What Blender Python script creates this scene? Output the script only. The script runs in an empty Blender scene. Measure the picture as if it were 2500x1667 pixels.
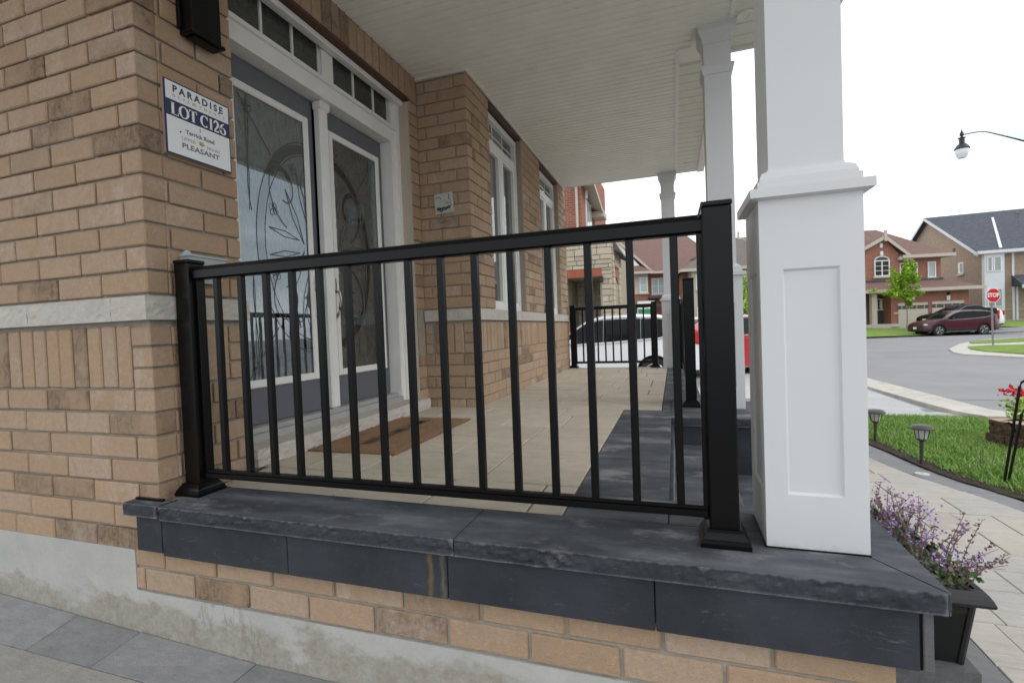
import bpy, bmesh, math, random
from mathutils import Vector, Matrix, noise
R=math.radians
random.seed(7)
sc=bpy.context.scene
COL=sc.collection
# ---------------------------------------------------------------- camera, sky, sun, exposure
YAW,PIT,ROLL=R(-18.425),R(-1.384),R(-2.180); F=1190.4; CH=0.6246
cy,sy_,cp,sp=math.cos(YAW),math.sin(YAW),math.cos(PIT),math.sin(PIT)
FW=Vector((sy_*cp,cy*cp,sp)); r0=Vector((cy,-sy_,0)); u0=r0.cross(FW)
RT=r0*math.cos(ROLL)+u0*math.sin(ROLL); UP=RT.cross(FW); CAMP=Vector((0,0,CH))
cam=bpy.data.cameras.new('camera'); camo=bpy.data.objects.new('camera',cam); COL.objects.link(camo)
M=Matrix((RT,UP,-FW)).transposed().to_4x4(); M.translation=CAMP; camo.matrix_world=M
cam.sensor_width=36; cam.lens=F/2500*36; cam.clip_start=.05; cam.clip_end=1500
cam.dof.use_dof=True; cam.dof.focus_distance=2.3; cam.dof.aperture_fstop=4.5
sc.camera=camo
w=bpy.data.worlds.new('World'); sc.world=w; w.use_nodes=True; nt=w.node_tree; nt.nodes.clear()
wo=nt.nodes.new('ShaderNodeOutputWorld'); bg=nt.nodes.new('ShaderNodeBackground'); sky=nt.nodes.new('ShaderNodeTexSky')
sky.sky_type='NISHITA'; sky.sun_disc=False; SEL,SAZ=R(38),R(104)
sky.sun_elevation=SEL; sky.sun_rotation=SAZ
# overcast: a thin, slightly uneven cloud deck in front of the Nishita sky
tc=nt.nodes.new('ShaderNodeTexCoord'); nz=nt.nodes.new('ShaderNodeTexNoise'); nz.inputs['Scale'].default_value=2.2; nz.inputs['Detail'].default_value=4
mp=nt.nodes.new('ShaderNodeMapping'); mp.inputs['Scale'].default_value=(1,1,3)
cr=nt.nodes.new('ShaderNodeValToRGB'); cr.color_ramp.elements[0].position=.36; cr.color_ramp.elements[0].color=(.54,.60,.635,1); cr.color_ramp.elements[1].position=.52; cr.color_ramp.elements[1].color=(.95,.975,1,1)
mul=nt.nodes.new('ShaderNodeVectorMath'); mul.operation='SCALE'; mul.inputs['Scale'].default_value=12.5
mx=nt.nodes.new('ShaderNodeMix'); mx.data_type='RGBA'; mx.inputs[0].default_value=.9
nt.links.new(tc.outputs['Generated'],mp.inputs[0]); nt.links.new(mp.outputs[0],nz.inputs['Vector']); nt.links.new(nz.outputs['Fac'],cr.inputs[0]); nt.links.new(cr.outputs[0],mul.inputs[0])
nt.links.new(sky.outputs[0],mx.inputs[6]); nt.links.new(mul.outputs[0],mx.inputs[7]); nt.links.new(mx.outputs[2],bg.inputs[0]); bg.inputs[1].default_value=.1
nt.links.new(bg.outputs[0],wo.inputs[0])
sl=bpy.data.lights.new('sun','SUN'); sl.energy=.7; sl.angle=R(25); sl.color=(1,.97,.93); so=bpy.data.objects.new('sun',sl); COL.objects.link(so)
sd=Vector((math.sin(SAZ)*math.cos(SEL),math.cos(SAZ)*math.cos(SEL),math.sin(SEL))); so.rotation_euler=sd.to_track_quat('Z','Y').to_euler()
sc.render.engine='CYCLES'; sc.view_settings.view_transform='Standard'; sc.view_settings.look='None'; sc.view_settings.gamma=1; sc.view_settings.use_curve_mapping=False
sc.view_settings.exposure=0.5
# ---------------------------------------------------------------- pixel to place (source pixels of the 2500 px frame)
def ray(px,py): return FW*F+RT*(px-1250)-UP*(py-833.5)
def tz(y): return -.57 if y<5 else (-.57-(y-5)*.05 if y<10 else -.82)
def gp(px,py,z=None):
    d=ray(px,py)
    if z is None:
        z=-.7
        for _ in range(30):
            y=(CAMP+d*(z-CH)/d.z).y; z=.5*z+.5*tz(y)
    return CAMP+d*(z-CH)/d.z
class Plane:                     # vertical facade plane: origin o (on the ground), turned by yaw
    def __init__(s,o,yaw): s.o=Vector(o); s.yaw=yaw; s.u=Vector((math.cos(yaw),math.sin(yaw),0)); s.n=Vector((-math.sin(yaw),math.cos(yaw),0))
    def at(s,px,py):
        d=ray(px,py); t=(s.o-CAMP).dot(s.n)/d.dot(s.n); p=CAMP+d*t-s.o; return (p.dot(s.u),p.z+s.o.z)
# ---------------------------------------------------------------- mesh helpers
class MB:
    def __init__(s): s.v=[]; s.f=[]; s.m=[]
    def add(s,vs,fs,mi=0,T=None):
        o=len(s.v)
        for p in vs:
            p=Vector(p); s.v.append(tuple(T@p) if T else tuple(p))
        for f in fs: s.f.append([i+o for i in f]); s.m.append(mi)
        return s
    def box(s,x0,x1,y0,y1,z0,z1,mi=0,T=None):
        return s.add([(x0,y0,z0),(x1,y0,z0),(x1,y1,z0),(x0,y1,z0),(x0,y0,z1),(x1,y0,z1),(x1,y1,z1),(x0,y1,z1)],
         [(0,3,2,1),(4,5,6,7),(0,1,5,4),(1,2,6,5),(2,3,7,6),(3,0,4,7)],mi,T)
    def cbox(s,x0,x1,y0,y1,z0,z1,c=.004,mi=0,T=None):   # chamfered box
        X=(x0,x1);Y=(y0,y1);Z=(z0,z1); vs=[];idx={}
        for i in (0,1):
            for j in (0,1):
                for k in (0,1):
                    si,sj,sk=(1,-1)[i],(1,-1)[j],(1,-1)[k]
                    for a in range(3):
                        p=[X[i]+si*c,Y[j]+sj*c,Z[k]+sk*c]; p[a]=(X[i],Y[j],Z[k])[a]
                        idx[i,j,k,a]=len(vs); vs.append(p)
        fs=[]
        for a in range(3):
            b,d=(a+1)%3,(a+2)%3
            for e in (0,1):
                q=[]
                for (p,r) in ((0,0),(1,0),(1,1),(0,1)):
                    t=[0,0,0]; t[a]=e; t[b]=p; t[d]=r; q.append(idx[t[0],t[1],t[2],a])
                fs.append(q if e else q[::-1])
        for a in range(3):        # edges along axis a
            b,d=(a+1)%3,(a+2)%3
            for p in (0,1):
                for r in (0,1):
                    t0=[0,0,0];t1=[0,0,0]; t0[b]=t1[b]=p; t0[d]=t1[d]=r; t1[a]=1
                    q=[idx[(*t0,b)],idx[(*t1,b)],idx[(*t1,d)],idx[(*t0,d)]]
                    fs.append(q if (p==r) else q[::-1])
        for i in (0,1):
            for j in (0,1):
                for k in (0,1):
                    q=[idx[i,j,k,0],idx[i,j,k,1],idx[i,j,k,2]]
                    fs.append(q if (i+j+k)%2==1 else q[::-1])
        return s.add(vs,fs,mi,T)
    def prism(s,pts,z0,z1,mi=0,T=None):                 # polygon in xy, extruded in z
        n=len(pts); vs=[(p[0],p[1],z0 if len(p)<3 else p[2]-(z1-z0)) for p in pts]+[(p[0],p[1],z1 if len(p)<3 else p[2]) for p in pts]
        fs=[list(range(n))[::-1],list(range(n,2*n))]+[(i,(i+1)%n,(i+1)%n+n,i+n) for i in range(n)]
        return s.add(vs,fs,mi,T)
    def tube(s,pts,r,n=6,mi=0,cap=True):
        pts=[Vector(p) for p in pts]; rs=r if isinstance(r,(list,tuple)) else [r]*len(pts)
        o=len(s.v)
        for i,p in enumerate(pts):
            a=pts[max(i-1,0)];b=pts[min(i+1,len(pts)-1)]; d=(b-a).normalized() if (b-a).length>1e-9 else Vector((0,0,1))
            h=Vector((0,0,1)) if abs(d.z)<.9 else Vector((1,0,0)); e=d.cross(h).normalized(); g=d.cross(e)
            for k in range(n):
                t=2*math.pi*k/n; s.v.append(tuple(p+(e*math.cos(t)+g*math.sin(t))*rs[i]))
        for i in range(len(pts)-1):
            for k in range(n): s.f.append([o+i*n+k,o+i*n+(k+1)%n,o+(i+1)*n+(k+1)%n,o+(i+1)*n+k]); s.m.append(mi)
        if cap:
            s.f.append([o+k for k in range(n)][::-1]); s.m.append(mi); s.f.append([o+(len(pts)-1)*n+k for k in range(n)]); s.m.append(mi)
        return s
    def lathe(s,prof,n=16,mi=0,T=None,sq=False):        # prof [(r,z)] around z; sq -> square section (n=4)
        if sq: n=4
        vs=[];a0=math.pi/4 if sq else 0; k_=math.sqrt(2) if sq else 1
        for r,z in prof:
            for k in range(n): t=a0+2*math.pi*k/n; vs.append((r*k_*math.cos(t),r*k_*math.sin(t),z))
        fs=[]
        for i in range(len(prof)-1):
            for k in range(n): fs.append((i*n+k,i*n+(k+1)%n,(i+1)*n+(k+1)%n,(i+1)*n+k))
        fs.append(tuple(range(n))[::-1]); fs.append(tuple((len(prof)-1)*n+k for k in range(n)))
        return s.add(vs,fs,mi,T)
    def mesh(s,name,mats,smooth=False,ang=35):
        me=bpy.data.meshes.new(name); me.from_pydata(s.v,[],s.f)
        for m in (mats if isinstance(mats,(list,tuple)) else [mats]): me.materials.append(m)
        me.polygons.foreach_set('material_index',s.m)
        if smooth:
            me.polygons.foreach_set('use_smooth',[True]*len(s.f)); 
            try: me.set_sharp_from_angle(angle=R(ang))
            except Exception: pass
        me.update(); return me
def link(name,me,parent=None,loc=None,rz=None):
    o=bpy.data.objects.new(name,me); COL.objects.link(o)
    if parent: o.parent=parent
    if loc is not None: o.location=loc
    if rz is not None: o.rotation_euler=(0,0,rz)
    return o
def part(name,mb,mat,parent=None,loc=None,rz=None,smooth=False,kind=None,label=None,ang=35):
    o=link(name,mb.mesh(name,mat,smooth,ang),parent,loc,rz)
    if kind: o['kind']=kind
    if label: o['label']=label
    return o
def thing(name,label,cat,loc=(0,0,0),rz=0,group=None):
    o=bpy.data.objects.new(name,None); COL.objects.link(o); o.location=loc; o.rotation_euler=(0,0,rz); o.empty_display_size=.2
    tag(o,label,cat,group); return o
def tag(o,label,cat,group=None):
    o['label']=label; o['category']=cat
    if group: o['group']=group
    return o
def dup(root,loc,rz,label,group=None):
    kids={}
    for o in bpy.data.objects:
        if o.parent: kids.setdefault(o.parent.name,[]).append(o)
    def cp_(o,p):
        c=o.copy(); COL.objects.link(c); c.parent=p
        for ch in kids.get(o.name,[]): cp_(ch,c)
        return c
    r=cp_(root,None); r.location=loc; r.rotation_euler=(0,0,rz); r['label']=label
    if group: r['group']=group
    return r
# ---------------------------------------------------------------- materials
class NT:
    def __init__(s,name):
        s.m=bpy.data.materials.new(name); s.m.use_nodes=True; s.t=s.m.node_tree; s.b=s.t.nodes['Principled BSDF']; s.m.cycles.displacement_method='BUMP'
        s.pos=None
    def n(s,ty,**k):
        x=s.t.nodes.new(ty)
        for a,b in k.items(): setattr(x,a,b)
        return x
    def l(s,a,b): s.t.links.new(a,b)
    def P(s,scale=(1,1,1),obj=False,rot=(0,0,0)):
        g=s.n('ShaderNodeTexCoord').outputs['Object'] if obj else s.n('ShaderNodeNewGeometry').outputs['Position']
        m=s.n('ShaderNodeMapping'); m.inputs['Scale'].default_value=scale; m.inputs['Rotation'].default_value=rot; s.l(g,m.inputs[0]); return m.outputs[0]
    def noise(s,sc_,det=4,vec=None,rough=.6):
        x=s.n('ShaderNodeTexNoise'); x.inputs['Scale'].default_value=sc_; x.inputs['Detail'].default_value=det; x.inputs['Roughness'].default_value=rough
        s.l(vec if vec is not None else s.P(),x.inputs['Vector']); return x.outputs['Fac']
    def ramp(s,fac,els,interp='LINEAR'):
        x=s.n('ShaderNodeValToRGB'); x.color_ramp.interpolation=interp; e=x.color_ramp.elements
        while len(e)<len(els): e.new(.5)
        for i,(p,c) in enumerate(els): e[i].position=p; e[i].color=(c,c,c,1) if isinstance(c,(int,float)) else (*c,1)
        s.l(fac,x.inputs[0]); return x.outputs[0]
    def mix(s,f,a,b,mode='MIX'):
        x=s.n('ShaderNodeMix',data_type='RGBA',blend_type=mode)
        for i,v in ((0,f),(6,a),(7,b)):
            if isinstance(v,(int,float)): x.inputs[i].default_value=v
            elif isinstance(v,tuple): x.inputs[i].default_value=(*v,1)
            else: s.l(v,x.inputs[i])
        return x.outputs[2]
    def math(s,op,a,b=0):
        x=s.n('ShaderNodeMath',operation=op)
        for i,v in ((0,a),(1,b)):
            if isinstance(v,(int,float)): x.inputs[i].default_value=v
            else: s.l(v,x.inputs[i])
        return x.outputs[0]
    def rnd(s):
        a=s.n('ShaderNodeObjectInfo').outputs['Random']; b=s.n('ShaderNodeNewGeometry').outputs['Random Per Island']
        return s.math('FRACT',s.math('ADD',s.math('MULTIPLY',a,7.31),s.math('MULTIPLY',b,3.77)))
    def out(s,col=None,rough=.8,bump=None,bs=.3,bd=.002,spec=.5,metal=0,coat=0):
        if col is not None:
            if isinstance(col,tuple): s.b.inputs['Base Color'].default_value=(*col,1)
            else: s.l(col,s.b.inputs['Base Color'])
        if isinstance(rough,(int,float)): s.b.inputs['Roughness'].default_value=rough
        else: s.l(rough,s.b.inputs['Roughness'])
        s.b.inputs['Specular IOR Level'].default_value=spec; s.b.inputs['Metallic'].default_value=metal; s.b.inputs['Coat Weight'].default_value=coat; s.b.inputs['Coat Roughness'].default_value=.05
        if bump is not None:
            x=s.n('ShaderNodeBump'); x.inputs['Strength'].default_value=bs; x.inputs['Distance'].default_value=bd; s.l(bump,x.inputs['Height']); s.l(x.outputs[0],s.b.inputs['Normal'])
        return s.m
def plain(name,c,rough=.5,spec=.5,metal=0,coat=0,var=.06,bs=0.0,scale=8):
    t=NT(name); n_=t.noise(scale,5); d=tuple(max(0,x*(1-2*var)) for x in c); e=tuple(x*(1+var) for x in c)
    return t.out(t.ramp(n_,[(.3,d),(.7,e)]),rough,t.noise(scale*12,3) if bs else None,bs,.001,spec,metal,coat)
def m_brick():
    t=NT('brick_tan'); r=t.rnd()
    base=t.ramp(r,[(0,(.44,.295,.19)),(.2,(.475,.325,.205)),(.4,(.41,.27,.165)),(.55,(.50,.36,.255)),(.75,(.44,.295,.175)),(.9,(.39,.265,.175)),(1,(.49,.375,.29))])
    n1=t.noise(14,5); base=t.mix(t.math('MULTIPLY',n1,.55),base,(.46,.34,.26))
    ev=t.noise(9,4,t.P((1,1,.5))); 
    r2=t.math('FRACT',t.math('MULTIPLY',r,13.7)); r3=t.math('FRACT',t.math('MULTIPLY',r,29.3))
    big=t.ramp(t.noise(7,2),[(.36,.15),(.56,1)]); fine=t.ramp(t.noise(60,5,t.P((1,1,.6)),.7),[(.30,.25),(.62,1)])
    dark=t.math('MULTIPLY',t.math('MULTIPLY',big,fine),t.ramp(r2,[(.83,0),(.91,.9)]))
    base=t.mix(t.math('MULTIPLY',t.ramp(r2,[(.87,0),(.90,.4)]),.5),base,(.22,.145,.10)); base=t.mix(t.math('MULTIPLY',dark,.95),base,(.075,.05,.04))
    edge=t.math('MULTIPLY',t.ramp(t.noise(20,5,t.P((1,1,.7))),[(.55,0),(.75,1)]),.35); base=t.mix(edge,base,(.36,.235,.15))
    wh=t.math('MULTIPLY',t.ramp(t.noise(8,6,t.P((1,1,.8)),.7),[(.46,0),(.66,1)]),t.ramp(r3,[(.72,0),(.9,1)]))
    base=t.mix(t.math('MULTIPLY',wh,.6),base,(.60,.50,.44))
    sp=t.ramp(t.noise(260,2),[(.62,0),(.74,1)]); base=t.mix(t.math('MULTIPLY',sp,.45),base,(.66,.56,.46)); mt_=t.ramp(t.noise(48,7,None,.82),[(.38,0),(.68,.7)]); base=t.mix(mt_,base,(.345,.25,.165)); m3=t.ramp(t.noise(36,7,t.P((1,1,.7)),.85),[(.56,0),(.72,.55)]); base=t.mix(m3,base,(.60,.47,.36))
    sp2=t.ramp(t.noise(190,2),[(.28,1),(.36,0)]); base=t.mix(t.math('MULTIPLY',sp2,.35),base,(.20,.12,.08))
    b=t.math('ADD',t.noise(170,5,None,.7),t.math('MULTIPLY',t.noise(34,5,None,.7),1.4))
    return t.out(base,.92,b,.9,.004,.2)
def m_mortar():
    t=NT('mortar'); return t.out(t.ramp(t.noise(30,5),[(.3,(.27,.245,.205)),(.7,(.36,.33,.28))]),.95,t.noise(200,4),.6,.002,.2)
def m_slate(name,dust,lo=(.020,.0235,.029),hi=(.038,.043,.053)):
    t=NT(name); n=t.noise(4,8,None,.6); c=t.ramp(n,[(.3,lo),(.7,hi)])
    up=t.n('ShaderNodeSeparateXYZ'); t.l(t.n('ShaderNodeNewGeometry').outputs['Normal'],up.inputs[0])
    upf=t.ramp(up.outputs[2],[(.3,.10),(.9,1.0)])
    d=t.math('MULTIPLY',t.ramp(t.noise(1.7,9,t.P((1,3.4,1)),.66),[(.40,.08),(.54,.42),(.68,1)]),upf)
    c=t.mix(t.math('MULTIPLY',d,dust),c,(.155,.165,.185)); d2=t.math('MULTIPLY',t.ramp(t.noise(2.3,8,t.P((1,2.0,1),False,(0,0,.4)),.7),[(.55,0),(.66,1)]),upf); c=t.mix(t.math('MULTIPLY',d2,dust*.8),c,(.27,.265,.27))
    sc_=t.ramp(t.noise(24,8,t.P((1,1,1.6)),.85),[(.635,0),(.68,1)]); c=t.mix(t.math('MULTIPLY',sc_,.30),c,(.30,.31,.33))
    c=t.mix(t.ramp(t.noise(2.2,7,t.P((1,1,.5)),.7),[(.5,0),(.72,.35)]),c,(.085,.09,.10))
    for (rx,ry,sc9) in ((.35,.9,3.0),(-.6,.3,4.2)):
        sr_=t.n('ShaderNodeTexNoise'); sr_.inputs['Scale'].default_value=sc9; sr_.inputs['Detail'].default_value=5; t.l(t.P((1,9,9),False,(rx,ry,0)),sr_.inputs['Vector'])
        c=t.mix(t.math('MULTIPLY',t.ramp(sr_.outputs['Fac'],[(.492,0),(.5,1),(.508,0)]),t.ramp(t.noise(3.1*sc9,3),[(.55,0),(.7,.28)])),c,(.30,.31,.33))
    gr=t.ramp(t.noise(300,3,None,.8),[(.35,.0),(.7,.22)]); c=t.mix(gr,c,(.07,.078,.09)); w2=t.ramp(t.noise(110,4,None,.8),[(.66,0),(.74,1)]); c=t.mix(t.math('MULTIPLY',w2,.28),c,(.30,.31,.33))
    sk=t.ramp(t.noise(5,9,t.P((4,4,1),False,(0,.5,.4)),.85),[(.655,0),(.70,1)]); c=t.mix(t.math('MULTIPLY',sk,.35),c,(.38,.39,.41))
    pt=t.ramp(t.n('ShaderNodeNewGeometry').outputs['Pointiness'],[(.54,0),(.64,1)]); c=t.mix(t.math('MULTIPLY',t.math('MULTIPLY',pt,t.ramp(up.outputs[2],[(.5,1),(.9,0)])),.5),c,(.36,.37,.39))
    if name=='slate_panel':      # two rusty run-off marks beside a joint
        ps=t.n('ShaderNodeSeparateXYZ'); t.l(t.n('ShaderNodeNewGeometry').outputs['Position'],ps.inputs[0]); wob=t.math('MULTIPLY',t.noise(14,3),.03)
        for cx,wd_,cl in ((-.742,.012,(.20,.13,.05)),(-.700,.012,(.15,.135,.09))):
            dx=t.math('ABSOLUTE',t.math('SUBTRACT',t.math('ADD',ps.outputs[0],wob),cx+.015)); f=t.math('MULTIPLY',t.ramp(t.math('DIVIDE',dx,wd_),[(.2,.7),(1.3/1.4,0)]),t.ramp(t.noise(30,5,t.P((1,1,.25))),[(.3,.3),(.6,1)])); c=t.mix(f,c,cl)
    return t.out(c,t.ramp(t.noise(12,4),[(.3,.66),(.7,.85)]),t.noise(120,6),.5,.0016,.25)
def m_paver(name,cols,streak=(1,6,1)):
    t=NT(name); r=t.rnd(); c=t.ramp(r,[(i/(len(cols)-1),k) for i,k in enumerate(cols)])
    n=t.noise(7,8,t.P(streak),.75); c=t.mix(t.ramp(n,[(.38,0),(.70,.55)]),c,tuple(x*.62 for x in cols[0])); sp=t.ramp(t.noise(22,7,t.P(streak),.8),[(.55,0),(.70,.4)]); c=t.mix(sp,c,tuple(min(1,x*1.3) for x in cols[-1]))
    n2=t.noise(2.2,4); c=t.mix(t.ramp(n2,[(.45,0),(.8,.4)]),c,tuple(min(1,x*1.25) for x in cols[-1]))
    g=t.ramp(t.noise(200,3,None,.8),[(.4,0),(.7,.35)]); c=t.mix(g,c,tuple(x*.6 for x in cols[0]))
    return t.out(c,.85,t.math('ADD',t.math('MULTIPLY',t.noise(14,6,t.P(streak)),1.6),t.noise(160,3)),.5,.003,.3)
def m_conc():
    t=NT('foundation_concrete'); z=t.n('ShaderNodeSeparateXYZ'); t.l(t.n('ShaderNodeNewGeometry').outputs['Position'],z.inputs[0])
    n=t.noise(3.5,7,t.P((1,1,1.6)),.7); line=t.math('ADD',t.math('MULTIPLY',z.outputs[2],-7.0),t.math('MULTIPLY',n,3.4))
    st=t.ramp(t.math('SUBTRACT',line,4.25),[(.35,0),(.8,1)])
    c=t.ramp(t.noise(6,6),[(.3,(.40,.395,.375)),(.7,(.48,.47,.44))]); sf2=t.ramp(t.noise(26,8,None,.85),[(.32,.25),(.62,1)]); c=t.mix(t.math('MULTIPLY',t.math('MULTIPLY',st,sf2),.85),c,(.25,.22,.165)); hl=t.ramp(t.noise(1.1,10,t.P((1,1,.3)),.6),[(.496,0),(.5,.6),(.504,0)]); c=t.mix(hl,c,(.22,.2,.17))
    c=t.mix(t.ramp(t.noise(60,6,None,.8),[(.55,0),(.75,.35)]),c,(.18,.165,.13))
    gr=t.ramp(t.math('ADD',t.math('MULTIPLY',z.outputs[2],-12),t.noise(2.6,3)),[(6.35/8,0),(1,0)])
    return t.out(c,.9,t.math('ADD',t.noise(45,6),t.math('MULTIPLY',t.noise(8,4),2)),.4,.004,.25)
def m_stone():
    t=NT('limestone'); r=t.rnd(); c=t.ramp(r,[(0,(.46,.43,.38)),(.5,(.56,.53,.48)),(1,(.50,.46,.41))])
    v=t.ramp(t.noise(16,6,t.P((1,1,2)),.75),[(.45,0),(.68,.55)]); c=t.mix(v,c,(.36,.34,.33))
    return t.out(c,.85,t.math('ADD',t.noise(60,5),t.math('MULTIPLY',t.noise(14,4),2.5)),.6,.005,.3)
def m_wall(name,c1,c2,mo,bw=.25,bh=.085,rot=(R(90),0,0)):
    t=NT(name); b=t.n('ShaderNodeTexBrick'); b.inputs['Scale'].default_value=1; b.inputs['Brick Width'].default_value=bw; b.inputs['Row Height'].default_value=bh; b.inputs['Mortar Size'].default_value=.009
    b.inputs['Color1'].default_value=(*c1,1); b.inputs['Color2'].default_value=(*c2,1); b.inputs['Mortar'].default_value=(*mo,1); b.inputs['Bias'].default_value=-.1
    # object coords: use x+y along the wall, z up
    s=t.n('ShaderNodeSeparateXYZ'); t.l(t.n('ShaderNodeTexCoord').outputs['Object'],s.inputs[0]); c=t.n('ShaderNodeCombineXYZ'); t.l(t.math('ADD',s.outputs[0],s.outputs[1]),c.inputs[0]); t.l(s.outputs[2],c.inputs[1]); t.l(c.outputs[0],b.inputs['Vector'])
    col=t.mix(t.ramp(t.noise(2.5,6,c.outputs[0],.8),[(.5,0),(.72,.5)]),b.outputs['Color'],tuple(min(1,x*1.5+.05) for x in c1))
    return t.out(col,.9,b.outputs['Fac'],-.4,.01,.2)
def m_roof(name,a,b_):
    t=NT(name); w_=t.n('ShaderNodeTexWave'); w_.bands_direction='Z'; w_.inputs['Scale'].default_value=2.0; w_.inputs['Distortion'].default_value=.4; t.l(t.P(),w_.inputs[0])
    n=t.noise(3.5,8,t.P((1,1,6)),.85); c=t.ramp(n,[(.38,a),(.62,b_)]); c=t.mix(t.math('MULTIPLY',w_.outputs['Fac'],.25),c,tuple(x*.6 for x in a))
    return t.out(c,.95,n,.4,.02,.15)
def m_doorglass(name,c,ior,rough,bs):
    t=NT(name); n=t.noise(55,4,t.P((1,1,.45))); b=t.ramp(t.noise(90,3,t.P((1,1,.3))),[(.35,.6),(.75,1.15)])
    t.b.inputs['IOR'].default_value=ior
    return t.out(t.mix(1,c,b,'MULTIPLY'),rough,n,bs,.001,.5)
def m_grass(): 
    t=NT('grass'); r=t.rnd(); return t.out(t.mix(t.noise(2.0,4),t.ramp(r,[(0,(.12,.25,.04)),(.5,(.24,.41,.08)),(.86,(.36,.50,.13)),(1,(.60,.55,.30))]),(.20,.34,.07)),.6,spec=.3)
def m_leaf(name,cols):
    t=NT(name); r=t.rnd(); m=t.out(t.ramp(r,[(i/(len(cols)-1),k) for i,k in enumerate(cols)]),.6,spec=.3); t.b.inputs['Transmission Weight'].default_value=0; return m
MT=dict(brick=m_brick(),mortar=m_mortar(),slate=m_slate('slate_coping',1.0),slate2=m_slate('slate_panel',.22),conc=m_conc(),stone=m_stone(),
 tile=m_paver('porch_paver_stone',[(.49,.425,.34),(.55,.485,.385),(.51,.455,.37),(.59,.525,.43)],(1,2.6,1)),
 walk=m_paver('walk_paver_stone',[(.46,.42,.37),(.50,.465,.415),(.47,.46,.44),(.54,.49,.425)],(1,5,1)),
 dborder=m_paver('border_paver_stone',[(.20,.20,.205),(.30,.30,.31),(.24,.24,.245)],(1.6,3.5,1)),
 granite=m_paver('grey_granite',[(.11,.11,.115),(.16,.16,.165)],(1,1,1)),
 black=NT('black_powder_coat').out((.0025,.0025,.003),.30,spec=.22),
 white=plain('white_trim',(.80,.80,.775),.45,var=.02), whitec=None,
 vinyl=plain('soffit_vinyl',(.86,.845,.79),.5,var=.03,scale=3), vinylp=None,
 door=plain('door_grey_blue',(.125,.131,.155),.42,var=.03), mat=None,
 iron=plain('aged_bronze',(.10,.09,.08),.3,metal=.9), steel=plain('satin_nickel',(.45,.42,.39),.3,metal=1.0),
 lead=plain('lead_came',(.03,.03,.033),.4,metal=.3), rust=plain('lintel_brown',(.085,.032,.018),.5,var=.15),
 glass_d=m_doorglass('door_glass_textured',(.56,.64,.61),1.5,.25,.5), glass_r=m_doorglass('door_glass_dark',(.50,.54,.50),1.5,.25,.5), glass_b=m_doorglass('bevel_glass',(.5,.56,.56),2.0,.04,.3),
 glass_t=m_doorglass('transom_glass',(.075,.08,.07),1.5,.01,0), glass_w=m_doorglass('window_glass',(.10,.12,.12),2.3,.01,0),
 asphalt=None, grass=m_grass(), soil=plain('mulch_soil',(.045,.028,.018),.95,var=.4,bs=.8,scale=40),
 lawnbase=plain('lawn_soil',(.05,.11,.02),.95,var=.3,scale=20), curb=plain('curb_concrete',(.50,.47,.42),.9,var=.1,bs=.4,scale=5),
 redbrick=m_wall('red_brick_wall',(.29,.11,.07),(.22,.08,.055),(.33,.24,.19)), tanbrick=m_wall('brown_brick_wall',(.37,.275,.195),(.30,.22,.155),(.37,.31,.25)),
 rbrick=None, pinkroof=m_roof('red_brown_shingle',(.16,.10,.085),(.25,.165,.14)), darkroof=m_roof('charcoal_shingle',(.045,.05,.062),(.145,.155,.18)), greyroof=m_roof('grey_shingle',(.14,.12,.11),(.21,.19,.175)),
 siding=plain('beige_siding',(.50,.44,.37),.7,var=.04), sidingw=plain('white_siding',(.70,.72,.74),.6,var=.03), gdoor=plain('garage_door_beige',(.52,.47,.40),.6,var=.02),
 dkglass=plain('far_window_glass',(.035,.04,.045),.08), ltglass=plain('far_window_blind',(.36,.42,.43),.15), fdoor=plain('far_door_grey',(.07,.065,.075),.5),
 bstone=None, tyre=plain('tyre_rubber',(.012,.012,.013),.8), rim=plain('alloy_rim',(.42,.42,.43),.3,metal=.8), plastic=plain('black_plastic',(.012,.012,.013),.45), plasticg=plain('grey_plastic_box',(.42,.46,.48),.35),
 cglass=plain('car_glass',(.008,.010,.011),.08,spec=.18), lamp_r=plain('tail_light_red',(.5,.02,.02),.15), lamp_w=plain('head_light_clear',(.6,.62,.65),.12),
 burg=plain('burgundy_paint',(.06,.009,.017),.3,coat=.4,var=.02), redp=plain('red_car_paint',(.42,.008,.015),.3,coat=1,var=.02), whitep=plain('white_car_paint',(.74,.74,.76),.3,coat=1,var=.01), blackp=plain('black_car_paint',(.003,.003,.0035),.5,spec=.12,coat=0,var=.02),
 leafg=m_leaf('maple_leaves',[(.22,.38,.03),(.33,.52,.05),(.42,.60,.08),(.17,.31,.03)]), leafd=m_leaf('bush_leaves',[(.05,.10,.03),(.09,.15,.05),(.14,.19,.08)]), bark=plain('young_bark',(.30,.26,.22),.9,var=.2),
 purple=m_leaf('purple_petals',[(.42,.28,.66),(.56,.42,.80),(.34,.20,.55)]), calyx=m_leaf('dry_calyx',[(.17,.10,.10),(.27,.18,.16),(.20,.15,.12)]), redfl=plain('red_petals',(.6,.02,.04),.6),
 signr=plain('sign_red',(.55,.008,.012),.4), signw=plain('sign_white',(.80,.82,.83),.35,var=.01), navy=plain('sign_navy',(.015,.028,.09),.4), ink=plain('ink_dark',(.03,.035,.05),.5), inkg=plain('ink_grey',(.16,.17,.18),.5), inkl=plain('ink_light_grey',(.38,.38,.37),.5), gold=plain('leaf_gold',(.55,.42,.10),.5), wood=plain('sign_backing',(.42,.30,.24),.8),
 galv=plain('galvanised_post',(.22,.23,.24),.5,metal=.4), solar=plain('solar_lamp_bronze',(.055,.05,.05),.4,metal=.2), frost=plain('frosted_panel',(.50,.52,.48),.3), green=plain('sign_green',(.02,.25,.12),.5))
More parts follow.
